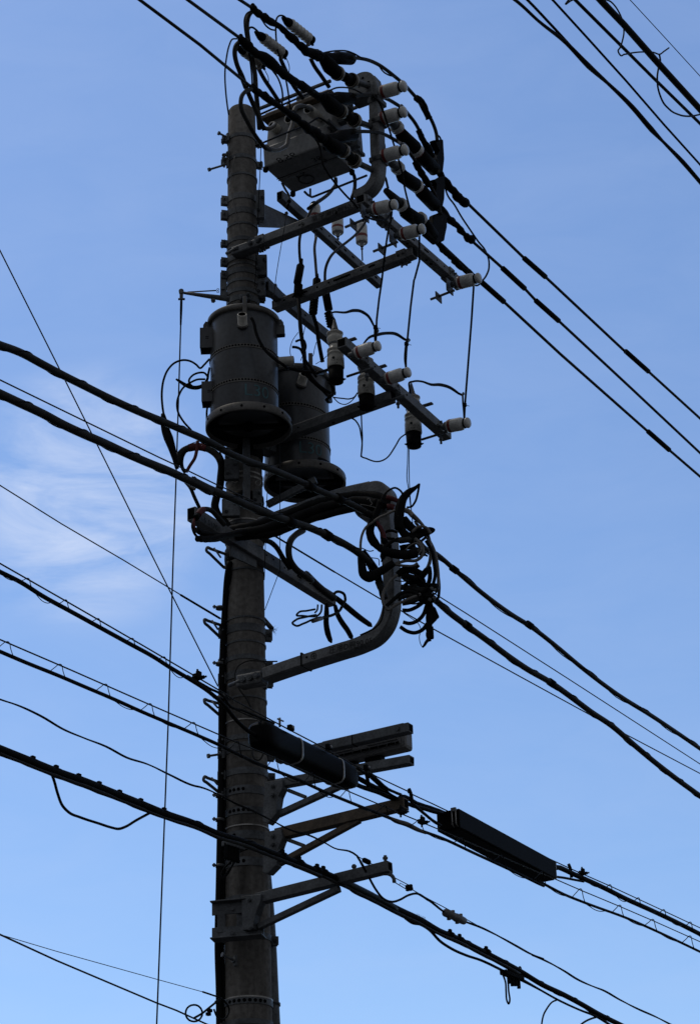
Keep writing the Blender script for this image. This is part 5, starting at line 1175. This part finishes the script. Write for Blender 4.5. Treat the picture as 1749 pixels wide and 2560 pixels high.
mb = MB(); mb.prism(fr(((880, 1965), (922, 1955), (930, 2100), (885, 2110)), .02), V((0, .03, 0)), BLK, .005); obj('end_block', mb, rg)
mb = MB(); P = fr(((885, 2110), (845, 2130), (810, 2185), (785, 2215)), .02); mb.tube(P, [pm(x, P[0]) for x in (6, 4.5, 3.5, 2)], BLK, 8, 2); obj('torn_tail', mb, rg)
# ------------------------------------------------------------------ communication brackets on the lower pole
def commarm(label, t, spine, hw, strut, back, m, col):
    """spine: outer beam ends; strut: brace ends; back: hanger plate outline"""
    a, b = A(t, spine[0]), A(t, spine[1])
    g = thing('cable_bracket', label, 'bracket', a, 'brackets for the communication cables')
    mb = MB(); mb.beam(a, b, .06, hw, m, bevel=.004)
    d = (b-a).normalized(); mb.box(b+d*.001, d*.001, d.cross(Z).normalized()*.02, Z*(hw/2-.01), HOLE); obj('beam', mb, g)
    mb = MB(); mb.beam(A(t, strut[0]), A(t, strut[1]), .036, .034, m, bevel=.003); obj('brace', mb, g)
    mb = MB(); mb.prism([A(t-.02, p) for p in back], U*.06, col, .004)
    for p in (back[0], back[-1]):
        c = A(t-.05, (p[0]+14, p[1]+(8 if p is back[0] else -8))); mb.bolt(c, -U, .014, .025, GALVD)
    obj('back_plate', mb, g)
    return g, a, b, d
TM = -.11
c9 = crop(500, 1750, 2.836)
k1 = commarm('grey bracket highest of the cable brackets, carrying the grey cabinet', TM, c9((545, 600), (1500, 427)), .052, c9((555, 812), (1020, 598)), c9((478, 590), (600, 570), (605, 632), (570, 690), (555, 820), (500, 885), (462, 870), (470, 745), (478, 700)), GALVD, GALVD)
k2 = commarm('rusty bracket in the middle of the cable brackets, black cables resting on its tip', TM, c9((545, 958), (1460, 735)), .066, c9((560, 1160), (1130, 850)), c9((478, 945), (590, 920), (605, 985), (570, 1060), (560, 1180), (500, 1240), (462, 1230), (470, 1110), (478, 1050)), RUST, GALVD)
cW = crop(450, 2000, 2.887)
k3 = commarm('lowest grey bracket with upright bolts on its beam', TM-.12, cW((560, 718), (1515, 482)), .062, cW((570, 915), (1150, 640)), cW((462, 700), (605, 685), (600, 745), (560, 830), (545, 935), (470, 950)), GALVD, GALVD)
for (g, a, b, d), stp in ((k1, c9((625, 640), (750, 690))), (k2, c9((620, 990), (740, 1035)))):
    mb = MB(); mb.beam(A(TM, stp[0]), A(TM, stp[1]), .02, .022, GALVD); obj('inner_brace', mb, g)
for p0_, p1_ in ((cW((1480, 440))[0], cW((1480, 400))[0]), (cW((1255, 500))[0], cW((1255, 465))[0])):
    mb = MB(); q, q2 = A(TM-.12, p0_), A(TM-.12, p1_); mb.tube([q-Z*.02, V((q.x, q.y, q2.z))], .009, GALVD, 8); mb.lathe(q+Z*.01, Z, [(.015, 0), (.015, .012)], GALVD, 6, smooth=False); obj('upright_bolt', mb, k3[0])
mb = MB(); c = A(TM-.12, cW((1500, 535))[0]); P = [A(TM-.12, p) for p in cW((1450, 530), (1520, 540), (1540, 565), (1545, 595))]; mb.tube(P, .011, GALVD, 8, 3); obj('hook', mb, k3[0])
# saddle frame of the lowest bracket, wrapped round the front of the pole
sf = [Y(D-.26, p) for p in cW((222, 742), (545, 672))]
mb = MB()
for (x0, y0, x1, y1, dz) in ((232, 748, 600, 685, .0), (232, 1012, 610, 948, .0)):
    a, b = Y(D-.24, cW((x0, y0))[0]), Y(D-.24, cW((x1, y1))[0]); b.z = a.z; b.y = a.y+(-.06)
    mb.beam(a, b, .10, .008, GALVD, bevel=.002); mb.beam(a-Z*.035 if dz == 0 and y0 < 900 else a+Z*.035, (b-Z*.035) if y0 < 900 else b+Z*.035, .012, .07, GALVD, bevel=.002)
obj('saddle_channel', mb, k3[0])
mb = MB()
for x in (300, 440):
    a, b = Y(D-.25, cW((x, 800))[0]), Y(D-.25, cW((x, 960))[0]); mb.box((a+b)/2, V((.022, 0, 0)), V((0, .01, 0)), Z*(abs(a.z-b.z)/2), GALVD, .002)
for p in ((375, 785), (375, 962)): mb.bolt(Y(D-.28, cW(p)[0]), V((0, -1, 0)), .012, .012, GALVD)
obj('saddle_post', mb, k3[0])
# ------------------------------------------------------------------ grey cabinet above the highest bracket
cX = crop(760, 1760, 5.293)
TB = .12
def bxp(p, t=TB): return A(t, cX(p)[0])
cab = thing('equipment_cabinet', 'grey plastic cabinet seen from below, clamped to a dark beam above the highest bracket', 'cabinet', bxp((800, 700)))
a, b = bxp((165, 430)), bxp((1260, 225)); zt_ = (a.z+b.z)/2
a2, b2 = bxp((640, 790)), bxp((1380, 640))
q0c, q1c = (bxp((190, 560))-P0).dot(W), (bxp((1325, 560))-P0).dot(W)
qm = (q0c+q1c)/2; zc = (bxp((760, 330)).z+bxp((860, 720)).z)/2; hz = abs(bxp((760, 330)).z-bxp((860, 720)).z)/2-.016
cc = P0+W*qm+U*(TB+.063); zA, zB = A(TB, (987, 1806)).z, A(TB, (987, 1872)).z; cc.z = (zA+zB)/2; hz = abs(zA-zB)/2
mb = MB(); mb.box(cc, W*((q1c-q0c)/2), U*.052, Z*hz, PLAS, .022); obj('shell', mb, cab)
mb = MB(); mb.box(cc-U*.055, W*((q1c-q0c)/2-.03), U*.006, Z*(hz-.03), PLAS, .004)
for k in range(9):
    for sg in (-1, 1): mb.box(cc-U*.0615+W*((k-4)*.1*(q1c-q0c))+Z*(sg*(hz-.036)), W*.0015, U*.004, Z*.007, PLAS)
    
mb.box(cc-U*.0615+Z*(hz-.036), W*((q1c-q0c)/2-.04), U*.002, Z*.006, HOLE); mb.box(cc-U*.0615-Z*(hz-.036), W*((q1c-q0c)/2-.04), U*.002, Z*.006, HOLE)
obj('door', mb, cab)
mb = MB()
for q_ in (.25, -.28): mb.box(cc-U*.063+W*(q_*(q1c-q0c))-Z*hz*.25, W*.10, U*.004, Z*.006, PLAS, .003)
obj('door_rib', mb, cab)
a, b = A(TB-.10, cX((120, 490))[0]), A(TB-.10, cX((1410, 318))[0]); a.z = b.z
mb = MB(); d = (b-a).normalized(); mb.beam(a-d*.25, b, .06, .056, GALVD, bevel=.004); mb.box(b+d*.001, d*.001, U*.02, Z*.02, HOLE); mb.bolt(b-d*.07-U*.025, -U, .014, .012, GALVD); mb.box(a.lerp(b, .43), d*.004, U*.031, Z*.030, CAB); obj('carrier_beam', mb, cab)
mb = MB()
for q_ in (-.2, .1): 
    c = cc+W*(q_*(q1c-q0c))-Z*(hz+.012); mb.box(c, W*.05, U*.03, Z*.012, PLASD, .003)
mb.tube([cc+W*(.0)-Z*hz, cc-Z*(hz+.06)], .012, BLK, 8); obj('foot_clamp', mb, cab)
# ------------------------------------------------------------------ black splice closure beside the pole
QK = 1.10
cl = thing('splice_closure', 'thick black round splice closure with two pale straps, lying across in front of the pole', 'splice closure', S(QK, (655, 1838)))
K0, K1 = S(QK, (650, 1838)), S(QK, (868, 1942)); K1.z = K0.z*.3+K1.z*.7
ax = (K1-K0).normalized(); rk = pm(39, K0)*.88
def octo(mb, o, ax, pr, m):
    sd = ax.cross(Z).normalized(); uu = sd.cross(ax); rings = []
    sec = []
    for k in range(24):
        a = 2*math.pi*k/24; c_, s_ = math.cos(a), math.sin(a); e = 3.6
        sec.append((math.copysign(abs(c_)**(2/e), c_), math.copysign(abs(s_)**(2/e), s_)))
    for r, h in pr: rings.append([mb.bm.verts.new(o+ax*h+sd*(x*r*.92)+uu*(y*r*1.02)) for x, y in sec])
    for a, b in zip(rings, rings[1:]):
        for k in range(24): mb.face((a[k], a[(k+1) % 24], b[(k+1) % 24], b[k]), m, True)
    mb.face(rings[0][::-1], m); mb.face(rings[-1], m)
ln = (K1-K0).length
mb = MB(); octo(mb, K0, ax, [(rk*.6, -.04), (rk*.93, -.02), (rk, .03), (rk*.99, .10), (rk*.96, .11), (rk*.96, ln-.1), (rk*.98, ln-.09), (rk*.9, ln-.0), (rk*.7, ln+.04)], PLASD); obj('shell', mb, cl)
for f_ in (.36, .84):
    mb = MB(); octo(mb, K0+ax*(ln*f_), ax, [(rk*.95, -.006), (rk*1.0, -.006), (rk*1.0, .006), (rk*.95, .006)], STL); obj('strap', mb, cl)
for p in ((570, 215), (840, 350), (1110, 495)):
    c = S(QK, c9(p)[0])+W*rk*.9; mb = MB(); mb.box(c, ax*.02, W*.012, Z*.014, PLASD, .003); mb.bolt(c+W*.008, W, .007, .012, STL); obj('latch', mb, cl)
c = S(QK, c9((565, 165))[0]); mb = MB(); mb.tube([c-Z*.02, c+Z*.03], .006, GALV, 6); mb.tube([c+Z*.018-U*.02, c+Z*.022+U*.035], .005, GALV, 6); obj('top_clip', mb, cl)
# ------------------------------------------------------------------ rectangular closure hanging in the right hand cables
cY = crop(880, 1950, 2.94)
e0, e1 = S(QK, cY((705, 335))[0]), S(QK, cY((1418, 640))[0]); e1.z = e0.z = (e0.z+e1.z)/2
hv = .058; wv = .075
rc = thing('cable_box', 'long black rectangular closure slung in the upper lashed cable at the right', 'cable box', e0)
mb = MB(); mb.box((e0+e1)/2, U*((e1-e0).length/2), W*wv, Z*hv, PLASD, .006); obj('shell', mb, rc)
mb = MB(); mb.box((e0+e1)/2-Z*(hv+.002), U*((e1-e0).length/2-.01), W*(wv*.8), Z*.004, PLASD, .002); obj('bottom_panel', mb, rc)
for e, sg in ((e0, -1), (e1, 1)):
    mb = MB()
    for o in (-1, 1): mb.tube([e+U*sg*.02+W*(.05+.012*o)+Z*(hv-.005), e+U*sg*.02+W*(.05+.012*o)-Z*.04, e+U*sg*.0+W*(.05+.012*o)-Z*.05], .0035, STL, 6)
    mb.box(e+U*sg*.02+W*.05+Z*(hv-.01), U*.008, W*.016, Z*.012, GALV, .002); obj('hanger_clip', mb, rc)
# ------------------------------------------------------------------ lashed communication cables
cN = crop(0, 1380, 2.836); cO = crop(560, 1760, 5.293); cP = crop(1250, 2100, 3.182)
G18 = 'lashed communication cables'
ms1 = cN((0, 80), (560, 400), (1000, 655), (1588, 1000))+c9((240, 0), (480, 130), (640, 215), (870, 335))+cX((610, 780), (860, 905), (960, 962), (1380, 1160))+cY((410, 92), (590, 175), (740, 247))
ms1 = ms1+cP((400, 155), (550, 225), (880, 370), (1300, 565), (1588, 700))
wire('messenger_wire', 'thin messenger wire above the upper lashed cable, running over both black closures', 'wire', s(QK, ms1), 1.7, CABG, e=(7, 20), sub=1)
cb1 = cN((0, 140), (150, 215), (300, 310), (500, 420), (700, 530), (900, 640), (1100, 750), (1200, 815), (1350, 905), (1480, 990), (1588, 1085))+cO((150, 200), (310, 350), (420, 420))
wire('lashed_cable', 'upper lashed cable at the left, ending in the round splice closure', 'cable', s(QK, cb1), 5.4, CAB, G18, e=(7, 0), n=10)
wire('lashed_cable', 'second strand of the upper lashed cable, passing over the pole to the closure top', 'cable', s(QK, cN((1330, 880), (1480, 965), (1588, 1030))+cO((60, 10), (250, 85), (450, 170), (660, 260))), 3.4, CAB)
wire('lashed_cable', 'thin strand under the second one, tied at the pole', 'cable', s(QK, cO((70, 40), (250, 120), (420, 190), (560, 240))), 1.8, CAB)
for k, (pts, r, lb) in enumerate(((cX((680, 960), (800, 1030), (900, 1085), (1050, 1150), (1250, 1260))+cY((360, 125), (470, 170), (600, 215), (720, 260)), 6.0, 'thick strand from the round closure over the rusty bracket to the black box'),
      (cX((620, 1040), (800, 1110), (1000, 1180), (1200, 1260))+cY((345, 150), (420, 180), (540, 215), (660, 250)), 5.4, 'lumpy taped strand below, resting on the rusty bracket tip'),
      (cX((700, 850), (850, 950), (1000, 1080), (1150, 1200), (1260, 1260)), 3.0, 'thin strand fanning down from the round closure end'),
      (cX((860, 930), (960, 1000), (1080, 1110), (1180, 1160), (1280, 1200)), 4.0, 'strand crossing over near the rusty bracket tip'),
      (cY((440, 175), (520, 240), (600, 305), (650, 335)), 4.0, 'strand dipping into the lower end of the black box'))):
    P = s(QK+.02*(k-2), pts); q, rs_ = lump(P, pm(r, P[0]), .16, .04, 50+k); mb = MB(); mb.tube(q, rs_, CAB, 10)
    tag(obj('closure_strand', mb), lb, 'cable', 'strands between the two black closures')
cb1r = cY((1455, 590))+cP((400, 195), (470, 220), (600, 280), (800, 370), (1000, 470), (1200, 560), (1400, 655), (1588, 750))
wire('lashed_cable', 'thick lashed cable leaving the black box towards the lower right edge', 'cable', s(QK, cb1r), 6.2, CAB, G18, e=(0, 20), n=10)
wire('lashed_cable', 'thin strand joining the thick lashed cable just right of the black box', 'cable', s(QK, cP((410, 290), (500, 300), (580, 315), (660, 330))), 3.2, CAB)
ms2 = cN((0, 620), (500, 835), (1000, 1055), (1588, 1310))+cO((0, 440), (500, 640), (1180, 940), (1588, 1130))+cY((0, 95), (340, 240), (640, 365), (1390, 690))+cP((330, 265), (640, 400), (940, 525), (1230, 650), (1588, 810))
wire('messenger_wire', 'thin messenger wire above the lower lashed cable, passing in front of the black box', 'wire', s(QK+.14, ms2), 1.7, CABG, e=(7, 20), sub=1)
cb2_ = cN((0, 705), (200, 790), (400, 870), (600, 955), (800, 1040), (1000, 1130), (1200, 1215), (1400, 1300), (1588, 1385))+cO((50, 600), (450, 790), (1000, 1010), (1300, 1150), (1588, 1270))+cY((200, 250), (350, 310), (500, 370), (640, 420), (900, 540), (1160, 660), (1400, 770))+cP((300, 330), (500, 430), (700, 510), (1000, 620), (1250, 730), (1400, 800), (1588, 890))
wire('lashed_cable', 'lower lashed cable crossing the whole picture below both black closures', 'cable', s(QK+.14, cb2_), 4.0, CAB, G18, e=(7, 20), n=10)
mb = MB(); P = s(QK+.14, cY((270, 275), (320, 300), (400, 325), (480, 365), (540, 390))); mb.tube(P, [pm(x, P[0]) for x in (3.5, 6, 6.5, 5.5, 3.5)], RUST, 10, 3); tag(obj('rusty_sleeve', mb), 'rust brown sleeve on the lower lashed cable under the rusty bracket', 'sleeve')
def yat(line, x):
    for a, b in zip(line, line[1:]):
        if a[0] <= x <= b[0]: return a[1]+(b[1]-a[1])*(x-a[0])/max(b[0]-a[0], 1e-6)
    return line[-1][1] if x > line[-1][0] else line[0][1]
def lashing(label, peaks, ms, cb, q, hang=5, gap=1.0):
    mb = MB(); rr2 = random.Random(len(label))
    for i, x in enumerate(peaks):
        hj = rr2.uniform(.3, 1.5); x = x+rr2.uniform(-5, 5)
        L_ = (peaks[i+1]-x) if i+1 < len(peaks) else (x-peaks[i-1]); y0 = yat(ms, x); yc = lambda t: yat(cb, x+t*L_)
        pts = [(x-.24*L_, yc(-.24)-1), (x-.12*L_, yat(ms, x-.12*L_)+.35*(yc(-.12)-yat(ms, x-.12*L_))), (x-.02*L_, y0-4), (x+.01*L_, y0-3), (x+.05*L_, y0+.5*(yc(.05)-y0)), (x+.11*L_, yc(.11)), (x+.22*L_, yc(.22)+hang*.8*hj), (x+.36*L_, yc(.36)+hang*1.5*hj), (x+.52*L_, yc(.52)+hang*1.3*hj), (x+.64*L_, yc(.64)+2)]
        mb.tube([S(q+.02, p) for p in pts], pm(1.15, S(q, (x, y0))), CAB, 5, 3)
    return tag(obj('lashing_wire', mb), label, 'lashing wire', 'spiral lashing wires')
lashing('lashing wire spiralled along the upper lashed cable at the left', [(x/2.836) for x in (-40, 205, 465, 710, 940, 1165, 1385)], ms1, cb1, QK, 6)
lashing('lashing wire spiralled along the lower lashed cable, left edge to the black box', [x/2.836 for x in (65, 440, 765, 1078, 1378)]+[560+x/5.293 for x in (190, 690, 1175)]+[760+x/5.293 for x in (560,)]+[880+x/2.94 for x in (232,)], ms2, cb2_, QK+.14, 5)
lashing('lashing wire spiralled along the lower lashed cable beyond the rusty sleeve', [880+x/2.94 for x in (500, 800, 1095, 1390)]+[1250+x/3.182 for x in (635, 940, 1228, 1510)], ms2, cb2_, QK+.14, 4)
lashing('lashing wire on the thick lashed cable right of the black box', [1250+x/3.182 for x in (640, 880, 1093, 1306, 1518)], ms1, cb1r, QK, 5)
for lb, p, qq in (('small black clamp on the upper messenger just left of the pole', cN((1400, 885))[0], QK), ('small black clamp on the lower messenger below the rusty bracket tip', cY((510, 308))[0], QK+.14), ('small black clamp on the messenger right of the black box', cP((650, 262))[0], QK), ('small black clamp where the messenger passes under the rusty bracket tip', cY((355, 235))[0], QK+.14)):
    c = S(qq, p); mb = MB(); mb.box(c, U*.025, W*.016, Z*.012, BLK, .004); mb.bolt(c-Z*.03, Z, .010, .07, BLK); mb.bolt(c+U*.02+W*.01, W, .010, .03, BLK); mb.box(c+Z*.022+U*.012, U*.014, W*.01, Z*.01, BLK, .003)
    tag(obj('messenger_clamp', mb), lb, 'clamp', 'small black messenger clamps')
for lb, p in (('black strap hanging from the messenger left of the black box', cY((430, 110))[0]), ('black strap hanging from the messenger right of the black box', cP((555, 235))[0]), ('black strap over the strands at the round closure end', cX((830, 970))[0])):
    c = S(QK, p); mb = MB(); mb.tube([c+Z*.03-U*.02, c+Z*.01, c-Z*.05+U*.01], .011, BLK, 8, 2); tag(obj('cable_strap', mb), lb, 'strap', 'black cable straps')
# ------------------------------------------------------------------ twisted drop wire
QD = .95
cZ = crop(0, 1800, 2.836)
dw = cN((0, 1045), (150, 1095), (300, 1165), (450, 1255), (600, 1320), (750, 1380), (900, 1460))+cZ((1050, 315), (1200, 385), (1380, 465))+c9((0, 615), (130, 670), (250, 735), (400, 800), (500, 850), (640, 920), (780, 960), (880, 1010), (950, 1050), (1080, 1085), (1115, 1110))
dw2 = c9((1115, 1110), (1160, 1185))+cY((60, 600), (110, 690), (170, 800), (220, 865), (290, 895), (350, 880), (410, 848), (480, 836), (560, 885))
P = s(QD, dw); t = wire('drop_wire', 'wavy twisted drop wire from the left edge to the lowest bracket', 'wire', P, 2.0, CAB, e=(7, 0))
obj('second_strand', MB().tube(helix(ext(P, 7, 0), pm(1.9, P[5]), 1.1, 14), pm(2.0, P[5]), CAB, 6), t)
wire('drop_wire', 'drop wire sagging in a loop below the tip of the lowest bracket', 'wire', s(QD, dw2), 3.0, CAB)
dw3 = cY((480, 836), (560, 885), (680, 975), (740, 1005))+cY((830, 1040), (930, 1075), (1060, 1140), (1200, 1220), (1300, 1275), (1400, 1315))+cP((250, 910), (330, 945), (500, 1040), (600, 1105), (750, 1170), (820, 1195), (950, 1270), (1100, 1350), (1250, 1415), (1350, 1464))
P = s(QD, dw3); t = wire('drop_wire', 'wavy twisted drop wire leaving the lowest bracket to the bottom right', 'wire', P, 2.0, CAB, e=(0, 15))
obj('second_strand', MB().tube(helix(ext(P, 0, 15), pm(1.9, P[5]), 1.1, 14), pm(2.0, P[5]), CAB, 6), t)
wire('steel_strand', 'thin steel strand from the lowest bracket hook along the drop wire', 'wire', s(QD, cY((430, 800), (560, 875), (740, 970), (930, 1075))), 1.2, CABG, sub=1)
wire('steel_strand', 'thin steel strand tying the drop wire to the bracket beam end', 'wire', s(QD, c9((1110, 1105), (1165, 1135), (1210, 1160), (1275, 1180))), 1.0, CABG, sub=1)
mb = MB(); c = S(QD, cY((105, 597))[0]); mb.tube([c-U*.04+Z*.003, c-U*.025, c+U*.025, c+U*.04-Z*.003], [.006, .015, .015, .006], BLK, 10); tag(obj('strand_grip', mb), 'small black grip barrel beside the lowest bracket tip', 'grip', 'black strand grips')
mb = MB(); c = S(QD, cY((418, 792))[0]); mb.tube([c-U*.03, c-U*.01, c+U*.02, c+U*.04], [.010, .018, .015, .005], BLK, 10); mb.box(c-Z*.0, U*.01, W*.02, Z*.018, BLK, .004); tag(obj('strand_grip', mb), 'black wedge grip below the bracket hook', 'grip', 'black strand grips')
mb = MB(); L1 = s(QD, cY((310, 718), (420, 775))); L2 = s(QD, cY((300, 745), (400, 805))); mb.tube(L1, .003, GALV, 6); mb.tube(L2, .003, GALV, 6); mb.tube([L1[0], L2[0]], .003, GALV, 6); mb.tube(s(QD, cY((345, 775), (352, 757), (395, 780))), .002, GALV, 5)
tag(obj('wire_bail', mb), 'thin steel wire bail linking bracket hook and wedge grip', 'bail')
jn = thing('wire_joint', 'pale plastic wire joint box clipped on the drop wire right of the lowest bracket', 'joint box', S(QD, cY((750, 1005))[0]))
a, b = S(QD, cY((672, 970))[0]), S(QD, cY((832, 1042))[0]); d = (b-a).normalized(); uu = d.cross(W).normalized()
mb = MB(); mb.tube([a, a+d*.02, a.lerp(b, .45), a.lerp(b, .55), b-d*.02, b], [.010, .024, .022, .026, .022, .008], GREY, 12); obj('shell', mb, jn)
for f_, sg in ((.42, 1), (.78, 1), (.22, -1), (.6, -1)):
    mb = MB(); c = a.lerp(b, f_); mb.tube([c, c+Z*.034*sg], .012, GREY, 10); obj('lug', mb, jn)
# ------------------------------------------------------------------ thick communication bundle
QB2 = .75
bd = cZ((0, 210), (200, 290), (400, 370), (600, 440), (800, 520), (1000, 600), (1160, 665), (1380, 735))+c9((130, 950), (300, 1000), (450, 1060), (600, 1120), (700, 1160), (850, 1220))+cW((1000, 515), (1200, 605), (1400, 705))+cY((0, 790), (150, 860), (340, 960), (500, 1035), (640, 1110), (760, 1160), (900, 1230), (1080, 1323))+cP((150, 1040), (330, 1150), (500, 1230), (650, 1310), (780, 1385), (940, 1464))
rad = []
for x, y in bd: rad.append(9.6 if x < 420 else 7.4 if x < 820 else 10.5 if x < 1060 else 7.6)
t = wire('communication_bundle', 'thick black bundle of cables crossing low over the pole to the bottom right', 'cable bundle', s(QB2, bd), rad, CAB, e=(7, 15), n=12)
P = s(QB2, bd); obj('binding_wire', MB().tube(helix(ext(P, 7, 15), pm(10.5, P[0]), .5), pm(1.5, P[0]), CAB, 5), t)
mb = MB(); q, rs_ = lump([p-Z*.02 for p in s(QB2+.02, bd[:26])], pm(5, P[0]), .4, .08, 77); mb.tube(q, rs_, CABG, 8); obj('side_cable', mb, t)
mb = MB(); mb.tube(s(QB2+.01, cW((1120, 565), (1160, 585), (1350, 680), (1500, 755), (1560, 790))), [pm(x, P[0]) for x in (8, 12.5, 13, 12, 8)], GRN, 14, 3); obj('green_sleeve', mb, t)
for p in cZ((235, 300), (400, 365), (560, 425), (705, 480), (850, 540), (1000, 600), (1165, 665))+cW((740, 400), (860, 450), (990, 505), (1035, 520))+cY((720, 1140), (790, 1175), (985, 1265)):
    c = S(QB2, p); mb = MB(); mb.tube([c-U*.025, c+U*.025], pm(11 if p[0] < 420 else 9.4, c), BLK, 10); mb.box(c+Z*pm(10, c), U*.012, W*.008, Z*.012, BLK, .002); obj('cable_tie', mb, t)
text('cable_print', '1CF 2 1000', S(QB2, cY((445, 1003))[0])+W*pm(8.5, c), (cY and (S(QB2, cY((560, 1055))[0])-S(QB2, cY((445, 1003))[0]))), Z, .017, GREY, t)
wire('slack_loop', 'angular slack loop hanging under the thick bundle at the left', 'cable', s(QB2, cZ((365, 375), (385, 430), (410, 520), (440, 600), (490, 655), (570, 690), (700, 733), (790, 762), (840, 772), (890, 757), (960, 715), (1070, 655))), 3.6, CAB)
wire('branch_cable', 'branch cable splitting off under the thick bundle towards the connector', 'cable', s(QB2, cY((390, 1015), (440, 1050), (500, 1062), (570, 1105), (640, 1180), (720, 1235), (840, 1290), (940, 1323))+cP((0, 1030), (30, 1045))), 3.6, CAB)
cn = thing('cable_connector', 'ribbed black connector block with a dangling loop under the thick bundle', 'connector', S(QB2, cP((100, 1090))[0]))
mb = MB(); a, b = S(QB2, cP((20, 1050))[0]), S(QB2, cP((165, 1105))[0]); mb.beam(a, b, .05, .03, BLK, bevel=.005)
for k in range(4): c = a.lerp(b, .3+.18*k)-Z*.03; mb.tube([c+Z*.01, c-Z*(.03+.008*(k % 2))], .012, BLK, 9)
obj('block', mb, cn)
mb = MB(); mb.tube(s(QB2, cP((15, 1060), (40, 1130), (45, 1210), (52, 1280), (65, 1303), (74, 1280), (65, 1200), (62, 1100))), pm(2.4, a), CAB, 8, 4); obj('dangling_loop', mb, cn)
mb = MB(); mb.tube(s(QB2, cP((150, 1040), (148, 1012), (160, 1012), (165, 1028))), .005, BLK, 6, 2); obj('hook', mb, cn)
wire('branch_cable', 'branch cable running on from the connector below the thick bundle', 'cable', s(QB2, cP((165, 1110), (230, 1145), (320, 1195), (450, 1268), (630, 1352), (770, 1408), (860, 1464))), [4.5, 3.6, 2.6, 2.8, 2.8, 3.5, 3.5], CAB, e=(0, 5))
wire('drop_tail', 'lead curving straight down to the bottom edge from the thick bundle', 'cable', s(QB2, cP((450, 1272), (410, 1290), (370, 1340), (340, 1400), (328, 1464), (325, 1520))), 2.2, CAB, e=(0, 1))
wire('drop_tail', 'lead curving down left at the bottom edge under the thick bundle', 'cable', s(QB2, cP((765, 1408), (720, 1422), (680, 1440), (645, 1464), (610, 1500))), 2.6, CAB, e=(0, 1))
# terminal block and loops on the pole under the bundle
tb = thing('terminal_block', 'ribbed terminal block with looped leads on the pole under the thick bundle', 'terminal block', Y(D-.3, cW((370, 350))[0]))
mb = MB(); a, b = Y(D-.55, cW((320, 310))[0]), Y(D-.45, cW((450, 350))[0]); mb.beam(a, b, .05, .03, GALVD, bevel=.004)
for k in range(5): c = a.lerp(b, .1+.16*k); mb.box(c-Z*.045, V((.010, 0, 0)), V((0, .02, 0)), Z*.045, BLK, .003)
obj('block', mb, tb)
for pts in (((385, 390), (370, 440), (330, 480), (300, 530), (295, 575), (320, 560), (365, 500)), ((400, 400), (380, 470), (345, 520), (310, 560), (290, 570)), ((500, 350), (440, 370), (400, 400))):
    mb = MB(); mb.tube([Y(D-.4, p) for p in cW(*pts)], .0055, CAB, 7, 4); obj('looped_lead', mb, tb)
wire('pole_lead', 'thin lead looping over the band beside the round closure', 'wire', y_(-.3, cO((370, 600), (375, 660), (410, 730), (460, 740), (500, 700), (525, 620))), 2.4, CABG)
# ------------------------------------------------------------------ nearer cables of the other side, top right corner
QT = 3.2
cTR = crop(1250, 0, 3.182)
G19 = 'nearer cables crossing the top right corner'
wire('corner_cable', 'leftmost cable of the top right corner, two twisted strands, lower strand', 'power cable', s(QT, cTR((90, -20), (140, 18), (300, 165), (520, 340), (700, 525), (850, 660), (1050, 855), (1200, 1030), (1290, 1125), (1450, 1290), (1588, 1450))), [4, 4, 3.8, 5, 7.2, 4.4, 6.6, 7.5, 4.2, 6.4, 6], CAB, G19, e=(5, 12))
wire('corner_cable', 'leftmost cable of the top right corner, upper strand peeling off near the top edge', 'power cable', s(QT, cTR((195, -20), (230, 15), (400, 195), (520, 325), (600, 415))), 3.6, CAB, G19, e=(5, 0))
wire('corner_cable', 'slender second cable of the top right corner', 'power cable', s(QT+.1, cTR((405, -10), (425, 10), (700, 312), (1000, 645), (1300, 992), (1588, 1312))), 3.0, CAB, G19, e=(5, 12), sub=1)
wire('corner_cable', 'third cable of the top right corner, wound by loose wire', 'power cable', s(QT+.2, cTR((585, -10), (605, 10), (900, 305), (1200, 605), (1588, 985))), 4.4, CAB, G19, e=(5, 12), sub=1)
wire('corner_cable', 'thickest cable of the top right corner', 'power cable', s(QT+.3, cTR((785, -10), (805, 12), (980, 195), (1250, 500), (1588, 872))), 8.6, CAB, G19, e=(5, 12), n=12, sub=1)
wire('corner_cable', 'hair thin wire nearest the top right corner', 'wire', s(QT+.4, cTR((1020, -10), (1040, 10), (1300, 292), (1588, 608))), 1.1, CAB, e=(5, 12), sub=1)
wire('loose_wire', 'loose wire wound over the thickest corner cable, ending in a spike', 'wire', s(QT+.26, cTR((835, -5), (890, 25), (935, 85), (965, 150), (980, 230), (970, 320), (950, 380), (937, 415), (945, 430), (985, 432), (1050, 420), (1140, 413), (1220, 418), (1262, 432), (1300, 408), (1338, 381))), 2.1, CAB)
wire('loose_wire', 'large loose loop hanging below the thickest corner cable', 'wire', s(QT+.26, cTR((1262, 432), (1270, 475), (1255, 545), (1246, 640), (1255, 715), (1285, 800), (1340, 868), (1420, 913), (1500, 925), (1588, 910))), 2.4, CAB, e=(0, .3))
wire('loose_wire', 'short bent wire end at the top edge between corner cables', 'wire', s(QT+.2, cTR((600, -12), (560, 5), (518, 32), (535, 8), (550, -12))), 2.4, CAB)
